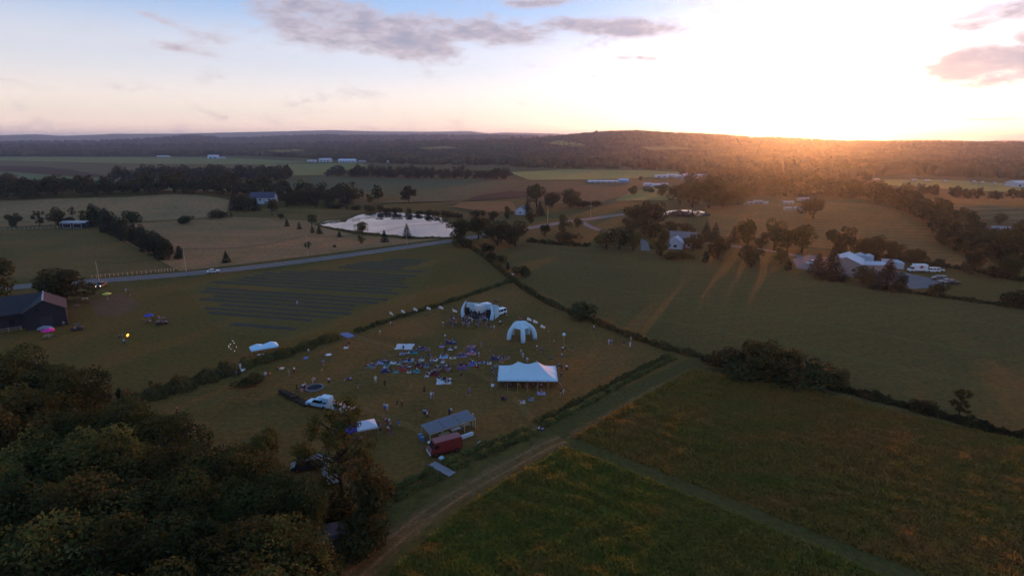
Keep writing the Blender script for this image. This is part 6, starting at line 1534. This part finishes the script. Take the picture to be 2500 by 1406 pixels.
    solo(p, sh, bo, lb, ps)
# band on the stage
for x, y, sh, lb in [(-2.2, 1.2, 'black', 'musician in black on the left of the stage'), (.4, .9, 'navy', 'musician in navy at the middle of the stage'), (2.0, 1.4, 'maroon', 'musician in maroon on the right of the stage'), (-.6, 3.4, 'grey', 'musician in grey at the drums')]:
    person(on_stage(x, y, .602), sz + math.pi, 'stand', sh, 'black', lb, 'band on the stage')
# crowd in front of the stage
used = set(); cr_ = random.Random(5)
front = ['black', 'navy', 'red', 'white', 'grey', 'blue', 'maroon', 'purple', 'light blue', 'tan']
combos = [(s, b) for b in BOT for s in front]
cr_.shuffle(combos)
for i in range(44):
    fx, fy = cr_.random(), cr_.random()
    if i < 34: x, y = 1035 + 380 * fx, 335 + 80 * (fy ** 1.2)
    else: x, y = 1120 + 160 * fx, 325 + 75 * fy
    s, b = combos[i]
    row = 'front' if y < 362 else ('back' if y > 388 else 'middle')
    person(G(*c1(x, y)), sz + R(cr_.uniform(-30, 30)), ['stand', 'stand', 'wave', 'walk'][i % 4] if i % 5 else 'stand', s, b, 'person in %s top and %s bottoms in the %s of the stage crowd' % (s, b, row), 'crowd before the stage', short=(i % 2 == 0))
# blankets with people sitting on them
BM = {k: paint('blanket_' + k.replace(' ', '_'), tuple(.8 * q for q in v), .9, .05, var=.45, scale=1.6) for k, v in CO.items()}
def blanket(cx, cy, w_, h_, mat, label, rz=0.0, name='blanket', up=.02):
    c = G(cx, cy); p = G(cx + w_ / 2, cy); q = G(cx, cy - h_ / 2)
    hw, hh = (p - c).length, max((q - c).length, .7)
    vs, fs = [], []
    k = random.random() * 9
    for j in range(7):
        for i in range(9):
            x, y = (i / 4 - 1) * hw, (j / 3 - 1) * hh
            wv = .06 * math.sin(i * 2.1 + k) * math.sin(j * 1.7 + k * 2)
            vs.append((x * (1 + .05 * math.sin(j * 1.3 + k)) + wv, y * (1 + .07 * math.sin(i * .9 + k)), .03 + .025 * (1 + math.sin(i * 1.9 + j * 2.3 + k))))
    for j in range(6):
        for i in range(8): fs.append((j * 9 + i, j * 9 + i + 1, (j + 1) * 9 + i + 1, (j + 1) * 9 + i))
    m = MB().add(vs, fs).mesh(name, mat, smooth=True)
    o = place(name, m, None, c, rz)
    tag(o, label, 'blanket', 'picnic blankets on the grass')
    return c, hw, hh, rz
sc_ = random.Random(11)
BL = [(570, 605, 190, 55, 'white', 'largest pale white blanket, leftmost of the upper row', 1), (665, 660, 85, 36, 'teal', 'teal blanket right below the largest pale one', 3), (740, 625, 62, 26, 'blue', 'blue blanket in the upper row', 3), (800, 635, 45, 30, 'lavender', 'lavender blanket right of the upper blue one', 3), (545, 680, 60, 20, 'lavender', 'small lavender mat under the largest pale blanket', 1), (600, 665, 40, 20, 'white', 'small white cloth beside the teal blanket', 1),
      (615, 745, 105, 30, 'light blue', 'light blue blanket in the second row left', 4), (740, 735, 62, 40, 'cream', 'cream blanket in the second row', 3), (865, 740, 82, 26, 'white', 'white blanket in the second row middle', 2), (820, 690, 40, 24, 'grey', 'grey mat above the white middle blanket', 2), (965, 705, 90, 38, 'light blue', 'light blue blanket below the dark upper group', 3), (1055, 720, 78, 20, 'cream', 'long cream cloth right of the light blue one', 1), (1150, 695, 100, 36, 'lavender', 'lavender blanket left of the pink mats', 6), (1040, 630, 52, 24, 'white', 'white mat in the upper middle', 2), (945, 605, 52, 20, 'lavender', 'lavender mat in the upper middle left', 1), (1040, 560, 110, 40, 'navy', 'navy blanket of the small upper group', 6), (1085, 612, 24, 14, 'cream', 'tiny cream cloth beside the upper white mat', 0),
      (1245, 605, 92, 26, 'pink', 'pink mat, top of the striped stack', 1), (1252, 640, 105, 30, 'purple', 'purple blanket amid the pink mats', 4), (1245, 676, 102, 26, 'pink', 'pink mat, bottom of the striped stack', 1), (335, 760, 82, 44, 'lavender', 'lavender blanket at the left of the crowd', 3), (390, 790, 72, 28, 'teal', 'teal blanket at the left of the crowd', 1), (450, 768, 66, 28, 'white', 'white blanket at the left of the crowd', 1), (380, 815, 52, 18, 'white', 'small white mat under the left teal blanket', 1), (235, 802, 112, 40, 'grey', 'grey blanket at far left of crowd', 6), (385, 848, 92, 46, 'navy', 'navy blanket at the lower left of crowd', 5), (485, 860, 52, 28, 'teal', 'small teal blanket at lower left', 1), (510, 775, 50, 26, 'cream', 'cream mat left of the red blanket', 2), (555, 832, 84, 44, 'red', 'red blanket in the middle left crowd', 3), (615, 800, 46, 26, 'white', 'white mat above the red blanket', 3),
      (615, 862, 50, 18, 'cream', 'cream mat right of the red blanket', 1), (690, 856, 78, 28, 'teal', 'wide teal blanket in the lower middle', 1), (715, 800, 90, 36, 'maroon', 'maroon blanket in the crowd centre', 6), (795, 800, 60, 44, 'grey', 'grey blanket in the crowd centre', 5), (800, 895, 46, 34, 'white', 'white mat left of the long maroon blanket', 1), (870, 872, 132, 60, 'maroon', 'long maroon blanket in the lower crowd', 7), (915, 815, 70, 36, 'tan', 'tan blanket above the long maroon one', 4), (955, 760, 40, 24, 'white', 'white mat in the crowd right of centre', 2), (1000, 835, 110, 50, 'brown', 'brown blanket right of the tan one', 8), (965, 955, 155, 60, 'white', 'large white blanket lowest of all', 8), (1150, 812, 92, 48, 'purple', 'purple blanket right of the crowd', 5), (1240, 782, 82, 44, 'blue', 'bright blue blanket right of the crowd', 4), (1290, 800, 40, 40, 'red', 'red mat right of the bright blue blanket', 2), (1345, 766, 72, 24, 'light blue', 'light blue blanket left of the tent', 2), (1425, 773, 46, 20, 'white', 'white mat left of the tent', 1), (1500, 802, 62, 20, 'grey', 'grey mat at the left tent corner', 1), (1510, 722, 140, 40, 'navy', 'long navy blanket behind the tent corner', 8), (1552, 748, 64, 46, 'orange', 'orange-red blanket behind the tent corner', 4), (1610, 720, 56, 26, 'tan', 'tan mat right of the long navy blanket', 3),
      (1950, 1078, 90, 26, 'lavender', 'lavender blanket below the right of tent', 1), (1575, 1130, 60, 26, 'black', 'dark blanket below the left of tent', 2), (1765, 1165, 60, 18, 'cream', 'cream mat below the tent middle', 0), (1845, 1138, 66, 26, 'grey', 'grey mat below the tent middle', 0)]
tops = ['white', 'black', 'navy', 'red', 'light blue', 'grey', 'pink', 'tan', 'purple', 'green', 'maroon', 'blue']
for cx, cy, w_, h_, col, lb, n in BL:
    px, py = c1(cx, cy)
    c, hw, hh, rz_ = blanket(px, py, w_ / 4.135 * .92, h_ / 4.135, BM[col], lb, R(sc_.uniform(-9, 9)))
    ts = tops[:]; sc_.shuffle(ts)
    ts = [q for q in ts if q != col]
    for k in range(n):
        fx = (k + .5) / n * 2 - 1
        x, y = fx * hw * .85 + sc_.uniform(-.2, .2), sc_.uniform(-.75, .95) * hh
        person(c + Vector((x, y, .06)), R(sc_.uniform(0, 360)) if k % 2 else R(sc_.uniform(-40, 40)) + sz, 'lie' if (k % 5 == 4) else 'sit', ts[k], BOT[(k + len(lb)) % 6], 'person in %s %s on the %s' % (ts[k], 'lying' if k % 5 == 4 else 'seated', lb.replace(',', '')), 'people on picnic blankets')
for (x, y), sh, lb in [((1760, 1160), 'cream', 'person in cream lying on the mat below tent middle'), ((1845, 1132), 'grey', 'person in grey lying on grey mat below the tent')]:
    solo(c1(x, y), sh, 'denim', lb, 'lie', 80, .06)
# seated pairs without blankets
for i, (p, sh, lb) in enumerate([(c2(1850, 195), 'purple', 'person in purple seated, left of the purple pair'), (c2(1885, 195), 'lavender', 'person in lavender seated, right of the purple pair'), (c2(1395, 300), 'maroon', 'person in maroon seated left of the fire pit')]): solo(p, sh, 'navy', lb, 'sit')
# boards, mats
for p, w_, h_, col, lb in [(c2(790, 97), 12, 4, 'white', 'pale mat lying in the left hedge gap'), (c2(1190, 80), 11, 3, 'cream', 'pale mat beside the red-clad sitter'), ((802, 866), 13, 4, 'white', 'white oval board on the grass by hedge'), ((747, 874), 10, 5, 'blue', 'blue mat on the grass near the left hedge'), ((845, 849), 10, 4, 'white', 'white mat near the blue ground sheet'), (c1(1458, 995), 7, 4, 'white', 'small white mat at the left tent ropes'), ((1248, 670), 12, 4, 'white', 'white crate lid on the grass at top corner')]:
    blanket(p[0], p[1], w_, h_, CM[col], lb)
# ------------------------------------------------------------------ air
hb = MB().box((0, 4000, 111), (44000, 38000, 226))
ho = hb.build('haze', None)
ho['kind'] = 'stuff'; ho['label'] = 'thin warm evening haze over the whole valley'
hm = bpy.data.materials.new('haze'); hm.use_nodes = True
hn = hm.node_tree
for n_ in list(hn.nodes): hn.nodes.remove(n_)
out = hn.nodes.new('ShaderNodeOutputMaterial'); pv = hn.nodes.new('ShaderNodeVolumePrincipled')
pv.inputs['Color'].default_value = (.55, .7, 1.0, 1); pv.inputs['Density'].default_value = GLOW_DENSITY; pv.inputs['Anisotropy'].default_value = GLOW_G
pv2 = hn.nodes.new('ShaderNodeVolumePrincipled'); ad = hn.nodes.new('ShaderNodeAddShader')
pv2.inputs['Color'].default_value = (.5, .72, 1.0, 1); pv2.inputs['Density'].default_value = AIR_DENSITY; pv2.inputs['Anisotropy'].default_value = AIR_G
hn.links.new(pv.outputs[0], ad.inputs[0]); hn.links.new(pv2.outputs[0], ad.inputs[1])
hn.links.new(ad.outputs[0], out.inputs['Volume'])
try: hm.cycles.homogeneous_volume = True
except Exception: pass
ho.data.materials.append(hm)
ho.display_type = 'WIRE'
for lb, os_ in LABELS.items():
    if len(os_) > 1: print('DUPLABEL', lb, [q[0] for q in os_][:4])
